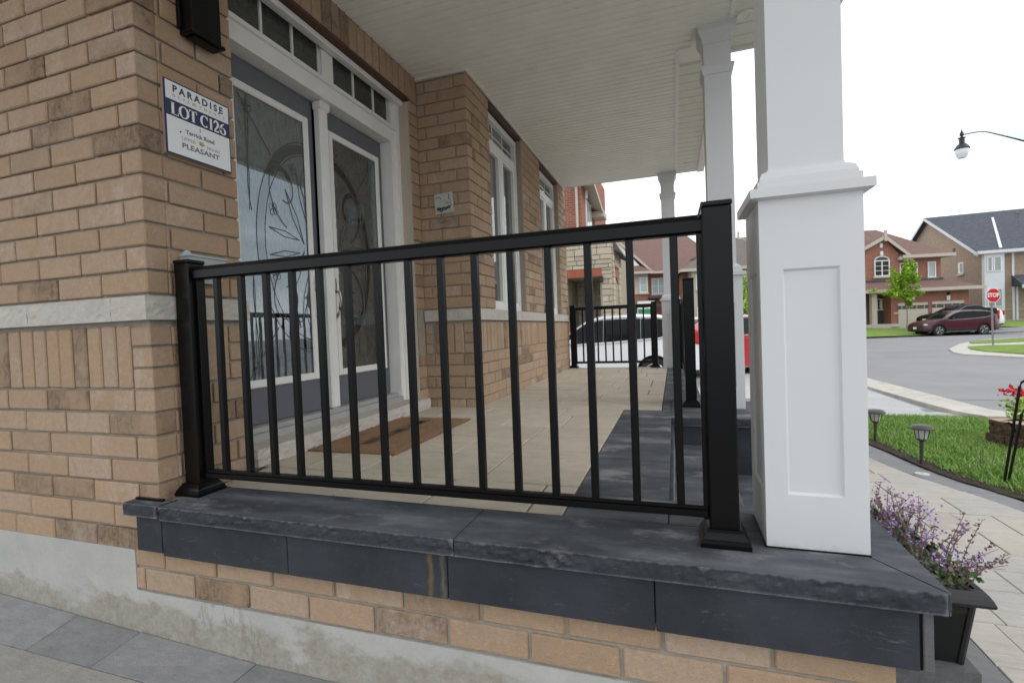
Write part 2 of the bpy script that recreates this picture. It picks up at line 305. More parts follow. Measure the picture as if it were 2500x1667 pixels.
def _m():
    MT['came']=plain('came_grey',(.11,.118,.13),.5,metal=.0)
    t=NT('clear_outer_glass'); fr_=t.n('ShaderNodeFresnel'); fr_.inputs[0].default_value=2.6; tr_=t.n('ShaderNodeBsdfTransparent'); gl_=t.n('ShaderNodeBsdfGlossy'); gl_.inputs['Roughness'].default_value=.012; gl_.inputs['Color'].default_value=(.88,.94,1,1)
    bp_=t.n('ShaderNodeBump'); bp_.inputs['Strength'].default_value=.08; bp_.inputs['Distance'].default_value=.002; t.l(t.noise(6,2),bp_.inputs['Height']); t.l(bp_.outputs[0],gl_.inputs['Normal'])
    ms=t.n('ShaderNodeMixShader'); t.l(fr_.outputs[0],ms.inputs[0]); t.l(tr_.outputs[0],ms.inputs[1]); t.l(gl_.outputs[0],ms.inputs[2]); t.l(ms.outputs[0],t.t.nodes['Material Output'].inputs[0]); MT['clearglass']=t.m
    MT['walkgrey']=m_paver('grey_beige_paver',[(.30,.285,.255),(.36,.345,.315),(.33,.32,.295)],(1.4,3.5,1))
    t=NT('white_column_paint'); z=t.n('ShaderNodeSeparateXYZ'); t.l(t.n('ShaderNodeNewGeometry').outputs['Position'],z.inputs[0])
    c=t.ramp(t.noise(2.5,5),[(.3,(.61,.618,.625)),(.7,(.64,.647,.653))]); low=t.ramp(t.math('ADD',t.math('MULTIPLY',z.outputs[2],-9),t.noise(18,6,None,.8)),[(.28,0),(.62,.5)]); c=t.mix(low,c,(.42,.41,.39))
    c=t.mix(t.ramp(t.noise(26,7,t.P((1,1,3)),.85),[(.70,0),(.745,.5)]),c,(.45,.45,.44)); c=t.mix(t.ramp(t.noise(5,6,t.P((3,3,.5)),.7),[(.58,0),(.8,.35)]),c,(.60,.60,.58))
    MT['whitec']=t.out(c,.45,t.noise(60,4),.15,.0006,.4)
    MT['vergepav']=m_paver('verge_paving',[(.44,.445,.45),(.52,.52,.52)],(3,3,1))
    t=NT('far_lawn'); MT['lawngreen']=t.out(t.ramp(t.noise(1.5,8,None,.85),[(.3,(.11,.19,.04)),(.5,(.18,.27,.06)),(.7,(.33,.37,.13))]),.95,t.noise(40,4),1,.03,.2)
    t=NT('coir_mat'); MT['mat']=t.out(t.ramp(t.noise(160,5,None,.8),[(.3,(.22,.125,.07)),(.7,(.42,.28,.175))]),.98,t.noise(300,3),1,.006,.1)
    t=NT('asphalt'); c=t.ramp(t.noise(.5,6,None,.65),[(.3,(.235,.23,.235)),(.7,(.30,.295,.30))]); MT['asphalt']=t.out(t.mix(t.ramp(t.noise(90,3),[(.4,0),(.7,.3)]),c,(.16,.16,.165)),.92,t.noise(120,4),.4,.004,.25)
    t=NT('perforated_soffit'); p=t.P((1,1,1)); s=t.n('ShaderNodeSeparateXYZ'); t.l(p,s.inputs[0])
    a=t.math('GREATER_THAN',t.math('FRACT',t.math('MULTIPLY',s.outputs[0],100)),.62); b=t.math('GREATER_THAN',t.math('FRACT',t.math('MULTIPLY',s.outputs[1],53)),.35)
    MT['vinylp']=t.out(t.mix(t.math('MULTIPLY',t.math('MULTIPLY',a,b),.45),(.78,.77,.70),(.36,.35,.30)),.5)
    t=NT('red_clay_brick'); MT['rbrick']=t.out(t.ramp(t.rnd(),[(0,(.34,.09,.05)),(.5,(.40,.12,.065)),(1,(.30,.075,.045))]),.9)
    t=NT('ashlar_stone'); c=t.ramp(t.rnd(),[(0,(.43,.37,.27)),(.4,(.50,.44,.34)),(.7,(.39,.34,.27)),(1,(.53,.48,.39))]); MT['bstone']=t.out(t.mix(t.ramp(t.noise(6,5),[(.5,0),(.8,.4)]),c,(.33,.27,.19)),.9,t.noise(14,5),.7,.02,.2)
_m()
# ================================================================ SETTING: ground, road, lawn, paving
def terrain(name,pts_fn,mat,dz=0,kind='structure',n=10):
    mb=MB(); x0,x1,y0,y1=pts_fn
    ys=[y0+(y1-y0)*i/n for i in range(n+1)]
    if y0<5<y1: ys.append(5)
    if y0<10<y1: ys.append(10)
    ys=sorted(ys); vs=[];fs=[]
    for y in ys: vs+=[(x0,y,tz(y)+dz),(x1,y,tz(y)+dz)]
    for i in range(len(ys)-1): fs.append((2*i,2*i+1,2*i+3,2*i+2))
    mb.add(vs,fs); return part(name,mb,mat,kind=kind)
g=MB().add([(-400,-300,-.92),(400,-300,-.92),(400,700,-.92),(-400,700,-.92)],[(0,1,2,3)]); part('ground',g,MT['asphalt'],kind='structure')
g=MB().add([(-60,10,-.82),(90,10,-.82),(90,39,-.82),(-60,39,-.82)],[(0,1,2,3)]); part('road',g,MT['asphalt'],kind='structure')
# paved driveway and walk: a bedding sheet with single slabs on it
PX0=.775
def flat_poly(name,pts,mat,h=.03,dz=0,kind='structure'):
    mb=MB(); mb.prism([(p[0],p[1],p[2]+dz) for p in pts],0,h); return part(name,mb,mat,kind=kind)
terrain('walkway',(-3.6,2.6,-1.2,10.0),MT['mortar'],-.02)
terrain('road_near',(2.3,70,5.2,10.01),MT['asphalt'],-.004)
# curved border: lawn side and paving side (A4 crop pixels -> place)
def A4(x,y): return (2050+x*.287,850+y*.287)
outer=[gp(*A4(*q)) for q in ((275,830),(450,905),(640,990),(860,1080),(1100,1165),(1400,1240),(1568,1290))]
inner=[gp(*A4(*q)) for q in ((275,935),(550,1060),(870,1150),(1080,1235),(1400,1325),(1568,1370))]
def curve_x(c,y):
    c=sorted(c,key=lambda p:p.y)
    if y<=c[0].y: return c[0].x+(c[0].y-y)*.12
    if y>=c[-1].y: d=(c[-1]-c[-2]); return c[-1].x+d.x/d.y*(y-c[-1].y)
    for a,b in zip(c,c[1:]):
        if a.y<=y<=b.y: return a.x+(b.x-a.x)*(y-a.y)/(b.y-a.y)
OX=lambda y:max(curve_x(outer,y),1.0); IX=lambda y:min(curve_x(inner,y),OX(y)-.13)
wk=bpy.data.objects['walkway']
def tilt(q): t=min(max((-1.5-q.x)/1.7,0),1.2); return .062*t*min(max((q.y-1.185)/.17,0),1) if 1.0<q.y<1.37 else 0
def slab(name,pts,mat,parent,h=.035,ch=.003):
    # pts: 4 corners ccw (x,y); slab top follows the terrain, inset a little so that joints show
    c=sum((Vector((p[0],p[1],0)) for p in pts),Vector())/len(pts)
    mb=MB(); top=[];topi=[]
    jz=random.uniform(-.0015,.0015)
    for p in pts:
        d=(Vector((p[0],p[1],0))-c); L=d.length or 1; q=c+d*(1-.0018/L*1.3); qi=c+d*(1-(.0018+ch)/L*1.3)
        z=tz(q.y)+jz+tilt(q); top.append((q.x,q.y,z-ch)); topi.append((qi.x,qi.y,z))
    n=len(pts); vs=[(p[0],p[1],p[2]-h) for p in top]+top+topi
    fs=[tuple(range(2*n,3*n))]+[(i,(i+1)%n,(i+1)%n+n,i+n) for i in range(n)]+[(i+n,(i+1)%n+n,(i+1)%n+2*n,i+2*n) for i in range(n)]
    o=part(name,MB().add(vs,fs),mat,parent); return o
rr=random.Random(3)
y=.2
while y<9.9:
    h=rr.choice((.2,.22,.28)) if y<6 else rr.choice((.4,.6)); x=1.0+rr.uniform(-.3,0); 
    while x<min(IX(y),IX(y+h)) :
        wd=rr.choice((.2,.3,.36,.45)) if y<6 else rr.choice((.6,.8)); a=max(x,1.0)
        xl1,xl2=IX(y),IX(y+h); b1,b2=min(x+wd,xl1),min(x+wd,xl2)
        if x+wd>min(xl1,xl2)-.1: b1,b2=xl1,xl2; wd=9
        if min(b1,b2)-a>.03 : slab('paver',[(a,y),(b1,y),(b2,y+h),(a,y+h)],MT['walk'],wk)
        x+=wd
    y+=h
y=1.0
while y<9.8:                                            # dark slabs of the curved border
    h=.5; slab('border_slab',[(IX(y),y),(OX(y),y),(OX(y+h),y+h),(IX(y+h),y+h)],MT['dborder'],wk); y+=h
y=-.6
while y<9.5: slab('border_slab',[(.782,y),(.998,y),(.998,y+.5),(.782,y+.5)],MT['dborder'],wk); y+=.5
# left front: one row of dark slabs along the foundation, beige pavers in front
for i,(a,b) in enumerate(((-3.75,-3.1),(-3.1,-2.48),(-2.48,-2.1),(-2.1,-1.5),(-1.5,-.9),(-.9,-.3),(-.3,.3),(.3,.775))): 
    slab('border_slab',[(a,1.185),(b,1.185),(b,1.368),(a,1.368)],MT['dborder'],wk)
yy=1.185
for k in range(4):
    x=-3.7+.2*k; 
    while x<.7: 
        wd=rr.choice((.35,.5,.62)); slab('paver',[(x,yy-.3),(min(x+wd,.78),yy-.3),(min(x+wd,.78),yy),(x,yy)],MT['walkgrey'],wk); x+=wd
    yy-=.3
# paved drive beyond the walk up to the road's curb
def on(px,py): p=gp(px,py); return (p.x,p.y,p.z)
drv=part('driveway',MB().add([(-14,9.9,-.816),(2.4,9.9,-.816),(2.9,11.5,-.816),(2.9,17,-.816),(-14,17,-.816)],[(0,1,2,3,4)]),MT['vergepav'],kind='structure')
strip=[on(*A4(*q)) for q in ((200,330),(270,362),(800,545),(1100,572),(1100,640),(900,620),(270,560),(200,550))]
part('paved_verge',MB().add([(p[0],p[1],p[2]+.012) for p in strip],[tuple(range(len(strip)))]),MT['vergepav'],kind='structure')
str2=[on(*A4(*q)) for q in ((200,345),(270,368),(500,440),(820,548),(740,548),(480,462),(270,392),(200,370))]
part('paved_verge_band',MB().add([(p[0],p[1],p[2]+.017) for p in str2],[tuple(range(len(str2)))]),MT['dborder'],kind='structure')
cb=[on(*A4(*q)) for q in ((200,262),(270,285),(600,375),(1000,480),(1300,562),(1568,592),(2000,650),(2000,700),(1568,625),(1250,620),(1000,575),(800,520),(500,430),(270,360),(200,335))]
part('curb',MB().prism([(p[0],p[1],p[2]+.06) for p in cb],0,.09),MT['curb'],kind='structure')
# lawn between walk and curb
lawn_edge=[on(*A4(*q)) for q in ((150,548),(275,548),(700,560),(1100,566),(1300,580),(1568,600),(2300,700))]
lw=[(OX(y)+.0,y,tz(y)) for y in (2.0,2.5,3,3.5,3.8,4.1,4.4,4.7,5,5.3,5.6,6.0,6.4)]
poly=[(p[0],p[1],p[2]+.01) for p in lw]+[(1.4,6.9,tz(6.9)+.01)]+[(p[0],p[1],p[2]+.01) for p in lawn_edge]+[(7,2,-.56)]
part('lawn',MB().add(poly,[tuple(range(len(poly)))]),MT['lawnbase'],kind='structure')
def inpoly(x,y,P):
    c=False
    for i in range(len(P)):
        a,b=P[i],P[i-1]
        if (a[1]>y)!=(b[1]>y) and x<(b[0]-a[0])*(y-a[1])/(b[1]-a[1])+a[0]: c=not c
    return c
gb=MB(); rg=random.Random(5); cnt=0
while cnt<65000:
    x,y=rg.uniform(1.3,5.2),rg.uniform(2.6,7.6)
    if not inpoly(x,y,poly): continue
    e=x-OX(y)
    if e<.10+.05*noise.noise(Vector((x*6,y*6,0))): continue
    cnt+=1; z=tz(y); hh=rg.uniform(.025,.055)*(1+.35*noise.noise(Vector((x*1.5,y*1.5,3)))); a=rg.uniform(0,6.28); wd=.0035; lx,ly=rg.gauss(0,.02),rg.gauss(0,.02)
    dx,dy=math.cos(a)*wd,math.sin(a)*wd
    gb.add([(x-dx,y-dy,z),(x+dx,y+dy,z),(x+lx*.5+dx*.7,y+ly*.5+dy*.7,z+hh*.6),(x+lx*.5-dx*.7,y+ly*.5-dy*.7,z+hh*.6),(x+lx,y+ly,z+hh)],[(0,1,2,3),(3,2,4)])
tag(part('lawn_grass',gb,MT['grass'],kind='stuff'),'mown green grass blades of the front lawn beside the curved walk','grass')
mbm=MB(); 
for i in range(2600):
    y=rg.uniform(2.8,6.6); x=OX(y)+rg.uniform(.0,.14)**1; z=tz(y)+rg.uniform(.0,.014); a=rg.uniform(0,6.28); s=rg.uniform(.004,.014); t=rg.uniform(-.4,.4)
    c,d=math.cos(a)*s,math.sin(a)*s; mbm.add([(x-c,y-d,z),(x+d*.5,y-c*.5,z+t*s),(x+c,y+d,z+.004),(x-d*.5,y+c*.5,z)],[(0,1,2,3)])
tag(part('mulch',mbm,MT['soil'],kind='stuff'),'dark soil and wood chips along the curved border of the lawn','mulch')
mbs=MB(); ysx=[2.6+.2*i for i in range(21)]; v=[]; 
for y in ysx: v+=[(OX(y)-.004,y,tz(y)+.004+.008),(OX(y)+.15,y,tz(y)+.012)]
mbs.add(v,[(2*i,2*i+1,2*i+3,2*i+2) for i in range(len(ysx)-1)]); part('flower_bed_soil',mbs,MT['soil'],kind='structure')
# far side: island with ramp, lawns
def A3(x,y): return (2100+x*.2551,480+y*.2551)
def gpoly(name,pix,mat,z,h=.12,kind='structure'):
    P=[]
    for q in pix: p=gp(*q,z=z); P.append((p.x,p.y,z))
    mb=MB().prism(P,0,h); return part(name,mb,mat,kind=kind)
gpoly('corner_pavement',[A3(*q) for q in ((850,1455),(900,1490),(1010,1508),(1180,1515),(1330,1522),(1568,1535),(1900,1555),(2200,1400),(2200,1320),(1568,1345),(1240,1362),(1040,1390),(950,1408))],MT['curb'],-.78,.1)
gpoly('verge_grass_far',[A3(*q) for q in ((1045,1385),(1060,1400),(1200,1398),(1568,1382),(2200,1350),(2200,1318),(1568,1348),(1230,1368))],MT['lawngreen'],-.745,.04)
gpoly('verge_grass_near',[A3(*q) for q in ((1030,1432),(1060,1455),(1200,1475),(1568,1500),(1900,1515),(1900,1390),(1568,1412),(1220,1420))],MT['lawngreen'],-.745,.04)
LZ=-.70
def slope(name,pix,mat,dz=0):
    P=[]
    for (x,y,D) in pix: d=ray(*A3(x,y)); p=CAMP+d*D/d.dot(FW); P.append((p.x,p.y,p.z+dz))
    return part(name,MB().add(P,[tuple(range(len(P)))]),mat,kind='structure')
slope('house_lawn',((-1500,1400,31.5),(100,1336,31.5),(520,1322,31.5),(860,1310,31.5),(860,1240,38.2),(480,1245,38.5),(100,1252,38.5),(-1500,1310,38.5)),MT['lawngreen'],-.03)
slope('house_driveway',((860,1310,31.6),(1290,1300,31.6),(2300,1262,31.6),(2300,1180,39.5),(1150,1190,39.5),(860,1215,39.5)),MT['asphalt'])
slope('house_lawn',((1310,1243,35),(1568,1252,35),(2300,1238,35),(2300,1165,41),(1150,1190,41),(1250,1212,37)),MT['lawngreen'],.03)
gpoly('sidewalk',[A3(*q) for q in ((-900,1350),(100,1344),(560,1326),(560,1322),(100,1338),(-900,1343))],MT['curb'],-.76,.04)
gpoly('crossing_strip',[A3(*q) for q in ((1285,1300),(1285,1310),(1568,1302),(2200,1268),(2200,1262),(1568,1292))],MT['curb'],-.80,.02)
# ================================================================ HOUSE (bricks are laid one by one)
house=thing('brick_house','tan brick house with grey double doors opening on the covered porch','house')
BR=[]                                # (box, parent)
bcache={}
WX,WY=-1.955,1.37                    # corner of the wall facing the viewer
J=.010
def wall(name,*b): return part(name,MB().box(*b),MT['mortar'],house)
w_front=wall('front_wall',-4.5,WX-.013,WY+.013,1.815,-.209,3.2)
w_rec=wall('entrance_wall',-2.6,-2.002,3.575,3.9,-.2,3.2)
w_side=wall('pier_wall',-2.3,-1.552,3.702,4.19,-.3,3.2)
w_m=MB().box(-2.3,-1.549,4.19,7.45,-.3,.72).box(-2.3,-1.549,5.18,5.955,.72,3.2).box(-2.3,-1.549,6.96,7.44,.72,3.2).box(-2.3,-1.7,4.19,5.18,2.69,3.2).box(-2.3,-1.7,5.955,6.96,2.69,3.2)
w_main=part('window_wall',w_m,MT['mortar'],house)
def layx(wl,x0,x1,yf,z,hgt,first,sgn=-1,dep=.09,L=.26):    # course on a face looking to -y, from corner x1 towards -x
    x=x1; l=first
    while x>x0+.02:
        a=max(x-l,x0); BR.append((a,x,yf,yf+dep,z,z+hgt,wl,0)); x=a-J; l=L
def layy(wl,y0,y1,xf,z,hgt,first,dep=.09,L=.26):             # course on a face looking to +x, from corner y0 towards +y
    y=y0; l=first
    while y<y1-.02:
        b=min(y+l,y1)
        if y1-b<.03: b=y1
        BR.append((xf-dep,xf,y,b,z,z+hgt,wl,1)); y=b+J; l=L
HB=.0845; CZ=.0945
courses=[(-.214+CZ*i) for i in range(7)]+[(.824+CZ*i) for i in range(24)]
# left face + its return
for i,z in enumerate(courses):
    f=.26 if i%2 else .105
    layx(w_front,-3.75,WX,WY,z,HB,f)
    layy(w_front,WY+(.0 if i%2==0 else .0),1.82,WX,z,HB,(.26 if i%2==0 else .105)) if z>-.03 else None
# corner bricks are shared by both faces: trim the return so bodies do not overlap
BR2=[]
for b in BR:
    b=list(b)
    if b[6] is w_front and b[7]==1 and abs(b[2]-WY)<1e-6: b[2]=WY+.0905; b[0]=WX-.09
    if b[3]-b[2]>.012: BR2.append(tuple(b))
BR=BR2
for k in range(3):
    z=.448+k*.0845; BR.append((WX-.105,WX,WY,WY+.09,z,z+.0745,w_front,0)); BR.append((WX-.09,WX,WY+.0905,WY+.115,z,z+.0745,w_front,1)); 
    BR.append((WX-.09,WX,1.735,1.82,z,z+.0745,w_front,1))
x=WX-.105-J
while x>-3.75: BR.append((x-.078,x,WY,WY+.09,.448,.698,w_front,0)); x-=.088
y=WY+.125
while y<1.71: BR.append((WX-.09,WX,y,min(y+.078,1.728),.448,.698,w_front,1)); y+=.088
# pier face (looking at the viewer) and the strip by the door
for i,z in enumerate([-.0+CZ*0+.005+CZ*k for k in range(4)]+[.345]+courses[7:]):
    pass
low=[.069+CZ*k for k in range(-1,4)]
for i,z in enumerate(low+courses[7:28]):
    if z>2.74: break
    layx(w_side,-1.995,-1.54,3.69,z,HB,.26 if i%2 else .105)
    layy(w_main,3.7825,4.195,-1.54,z,HB,.17 if i%2 else .06)
    layy(w_rec,3.56,3.685,-1.99,z,HB,.13)
    layx(w_rec,-2.10,-2.08-.005,3.56,z,HB,.1) if False else BR.append((-2.10,-2.083,3.56,3.65,z,z+HB,w_rec,0))
for X0,X1,P_ in ((-1.995,-1.54,3.69),):
    for k in range(3):
        z=.448+k*.0845; BR.append((-1.54-.1,-1.54,P_,P_+.09,z,z+.0745,w_side,0)); BR.append((X0,X0+.055,P_,P_+.09,z,z+.0745,w_side,0))
    x=-1.54-.1-J
    while x>X0+.12: BR.append((x-.078,x,P_,P_+.09,.448,.698,w_side,0)); x-=.088
y=3.7825
while y<7.4: BR.append((-1.63,-1.54,y,min(y+.078,7.44),.448,.698,w_main,1)); y+=.088
for z in low:
    layy(w_main,4.205,7.44,-1.54,z,HB,.2 if int(round(z*100))%2 else .08)
for i,z in enumerate(courses[7:28]):
    if z>2.74: break
    layy(w_main,5.19,5.955,-1.54,z,HB,.26 if i%2 else .12); layy(w_main,6.96,7.44,-1.54,z,HB,.26 if i%2 else .12)
# soldier course over the door
y=1.83
while y<3.68: BR.append((-2.08,-1.99,y,min(y+.078,3.688),2.535,2.785,w_rec,1)); y+=.0885
w_lin=wall('door_head_wall',-2.3,-1.999,1.82,3.575,2.53,3.2)
BR=[b if not(b[6] is w_rec and b[4]>2.5 and b[5]>2.75) else (*b[:6],w_lin,1) for b in BR]
BR=[b for b in BR if b[4]<2.76 or b[6] is w_front]
def bsize(b):
    c=Vector(((b[0]+b[1])/2,(b[2]+b[3])/2,(b[4]+b[5])/2)); d=c-CAMP; dep=d.dot(FW)
    if dep<.1: return 0
    px=1250+F*d.dot(RT)/dep; py=833-F*d.dot(UP)/dep
    if px<-250 or px>2600 or py<-150 or py>1750: return 0
    return max(b[1]-b[0],b[3]-b[2])*(b[5]-b[4])/dep**2*(1 if b[7]==0 else .75)
BR.sort(key=bsize,reverse=True)
def brick_obj(b,par,mat):
    dx,dy,dz=b[1]-b[0],b[3]-b[2],b[5]-b[4]; v=rr.randrange(3); key=(round(dx,3),round(dy,3),round(dz,3),v,mat.name)
    if key not in bcache:
        mb=MB().cbox(-dx/2,dx/2,-dy/2,dy/2,-dz/2,dz/2,.0035+.001*v); bcache[key]=mb.mesh('brick',mat)
    j=rr.uniform(-.0018,.0018); o=link('brick',bcache[key],par,((b[0]+b[1])/2+(j if b[7] else 0),(b[2]+b[3])/2+(0 if b[7] else j),(b[4]+b[5])/2+rr.uniform(-.0012,.0012)))
    o.rotation_euler=(0,rr.uniform(-.004,.004) if not b[7] else 0,0); return o
for b in BR[:290]: brick_obj(b,b[6],MT['brick'])
rest=MB()
for b in BR[290:]: j=rr.uniform(-.0015,.0015); rest.cbox(b[0]+j,b[1]+j,b[2]+j,b[3]+j,b[4],b[5],.0035)
part('brickwork',rest,MT['brick'],house,kind='stuff')
# foundation
fpts=[(-4.5,-.95),(.48,-.95),(.48,-.378),(-2.11,-.378),(-2.11,-.2115),(-4.5,-.2115)]; fv=[(p[0],WY+.001,p[1]) for p in fpts]+[(p[0],1.8,p[1]) for p in fpts]
part('foundation',MB().add(fv,[tuple(range(6))]+[(i+6,(i+1)%6+6,(i+1)%6,i) for i in range(6)]),MT['conc'],house)
# stone band
def rough_box(x0,x1,y0,y1,z0,z1,face,amp=.006,st=.022,c=.004,x0b=None,x1b=None,seed=0):
    """slab whose given faces ('-y','+x') are chiselled"""
    mb=MB(); 
    nx=max(2,int((x1-x0)/st)); ny=max(2,int((y1-y0)/st)); nz=6
    x0b=x0 if x0b is None else x0b; x1b=x1 if x1b is None else x1b
    def P(u,v,w_):
        y=y0+(y1-y0)*v; xa=x0+(x0b-x0)*v; xb=x1+(x1b-x1)*v; x=xa+(xb-xa)*u; z=z0+(z1-z0)*w_
        e=1-abs(2*w_-1)
        wx=.35*noise.noise(Vector((x*7,y*7,seed))); vd=noise.voronoi(Vector((x*15+seed+wx,y*15,z*24+wx*2)))[0]; ve=noise.voronoi(Vector((x*43+seed,y*43,z*52)))[0]
        am=.45+1.1*max(0,noise.noise(Vector((x*3.7+seed,y*3,5)))+.3); n=((vd[1]-vd[0])*1.5-.55)*am+(ve[0]*1.6-.6)*.55*am+.3*noise.noise(Vector((x*90,y*90+seed,z*90)))
        ek=.28 if w_ in (0,1) else 1
        if '-y' in face and v==0: y-=amp*(n*.9*ek+.25*e)
        if '+x' in face and u==1: x+=amp*(n*.9*ek+.25*e)
        return (x,y,z)
    def grid(fn,a,b):
        vs=[fn(i/a,j/b) for j in range(b+1) for i in range(a+1)]; fs=[(j*(a+1)+i,j*(a+1)+i+1,(j+1)*(a+1)+i+1,(j+1)*(a+1)+i) for j in range(b) for i in range(a)]
        mb.add(vs,fs)
    grid(lambda i,j:P(i,0,j),nx,nz); grid(lambda i,j:P(1,i,j),ny,nz); grid(lambda i,j:P(i,j,1),nx,1); grid(lambda i,j:P(1-i,1,j),nx,1); grid(lambda i,j:P(0,1-i,j),ny,1); grid(lambda i,j:P(i,1-j,0),nx,1)
    return mb
xs=[-3.8,-3.2,-2.66,-2.135,-1.937]
for a,b in zip(xs,xs[1:]): part('band_stone',rough_box(a+.001,b-.001,WY-.022,WY+.05,.718,.812,'-y+x' if b>-2 else '-y',.006,seed=a),MT['stone'],house)
part('band_stone',rough_box(WX-.05,WX+.018,WY+.051,1.835,.718,.812,'+x',.007,seed=4),MT['stone'],house)
for a,b in ((-1.99,-1.83),(-1.828,-1.68),(-1.678,-1.522)): part('band_stone',rough_box(a,b-.001,3.67,3.74,.718,.81,'-y+x' if b>-1.6 else '-y',.006,seed=b),MT['stone'],house)
for a,b in ((3.741,4.9),(4.901,5.95),(5.951,6.62),(6.621,7.46)): part('band_stone',rough_box(-1.62,-1.52,a,b-.001,.718,.815,'+x',.004,.05,seed=a),MT['stone'],house)
# door sill stone
part('door_step_stone',rough_box(-2.12,-1.93,1.835,3.6,.002,.088,'-y+x',.009,.03,seed=9),MT['stone'],house)
# entrance: frame, transom, doors
fr=MB(); XF=-2.1
fr.box(-2.22,XF,3.44,3.545,.088,2.60).box(-2.22,XF,1.83,1.935,.088,2.60).box(-2.22,XF,1.935,3.44,2.16,2.275).box(-2.22,XF-.001,1.935,3.44,2.515,2.60).box(-2.22,XF-.004,2.655,2.765,2.275,2.515)
fr.box(XF,XF+.018,3.50,3.552,.088,2.61).box(XF,XF+.018,1.83,3.50,2.575,2.612).box(XF,XF+.02,1.935,3.50,2.26,2.285)
frame=part('door_frame',fr,MT['white'],house)
part('threshold',MB().box(-2.24,-2.085,1.935,3.44,.088,.125).box(-2.24,-2.13,1.935,3.44,.125,.15),MT['inkl'],frame)
part('astragal',MB().cbox(-2.195,-2.135,2.655,2.735,.15,2.16,.012).cbox(-2.2,-2.118,2.648,2.742,2.10,2.16,.012),MT['white'],frame)
for (a,b) in ((1.95,2.655),(2.765,3.495)):
    p=part('transom_pane',MB().box(-2.14,-2.132,a,b,2.29,2.51),MT['glass_t'],frame); m_=MB()
    for k in (1,2): yy=a+(b-a)*k/3; m_.box(-2.133,-2.122,yy-.008,yy+.008,2.276,2.514)
    m_.box(-2.133,-2.124,a,b,2.276,2.291).box(-2.133,-2.124,a,b,2.505,2.515).box(-2.133,-2.124,a,a+.012,2.276,2.515).box(-2.133,-2.124,b-.012,b,2.276,2.515)
    part('transom_muntin',m_,MT['white'],frame)
part('lintel',MB().box(-2.08,-1.992,1.82,3.59,2.512,2.533),MT['rust'],house)
part('head_moulding',MB().cbox(-2.098,-2.04,1.83,3.552,2.475,2.511,.006),MT['white'],frame)
part('door_head_trim',MB().box(-2.09,-2.0,3.545,3.56,.09,2.5),MT['siding'],house)
def ell(cy_,cz_,ry,rz_,a0,a1,n=24): return [(cy_+ry*math.cos(R(a0+(a1-a0)*i/n)),cz_+rz_*math.sin(R(a0+(a1-a0)*i/n))) for i in range(n+1)]
def came(mb,pts,r,x,n=4): mb.tube([(x,p[0],p[1]) for p in pts],r,n)
def ribbon(mb,pts,wd,x):
    vs=[];n=len(pts)
    for i,p in enumerate(pts):
        a=pts[max(i-1,0)];b=pts[min(i+1,n-1)]; dx,dy=b[0]-a[0],b[1]-a[1]; L=math.hypot(dx,dy) or 1; k=wd if not callable(wd) else wd(i/(n-1))
        vs+=[(x,p[0]-dy/L*k,p[1]+dx/L*k),(x,p[0]+dy/L*k,p[1]-dx/L*k)]
    mb.add(vs,[(2*i,2*i+1,2*i+3,2*i+2) for i in range(n-1)])
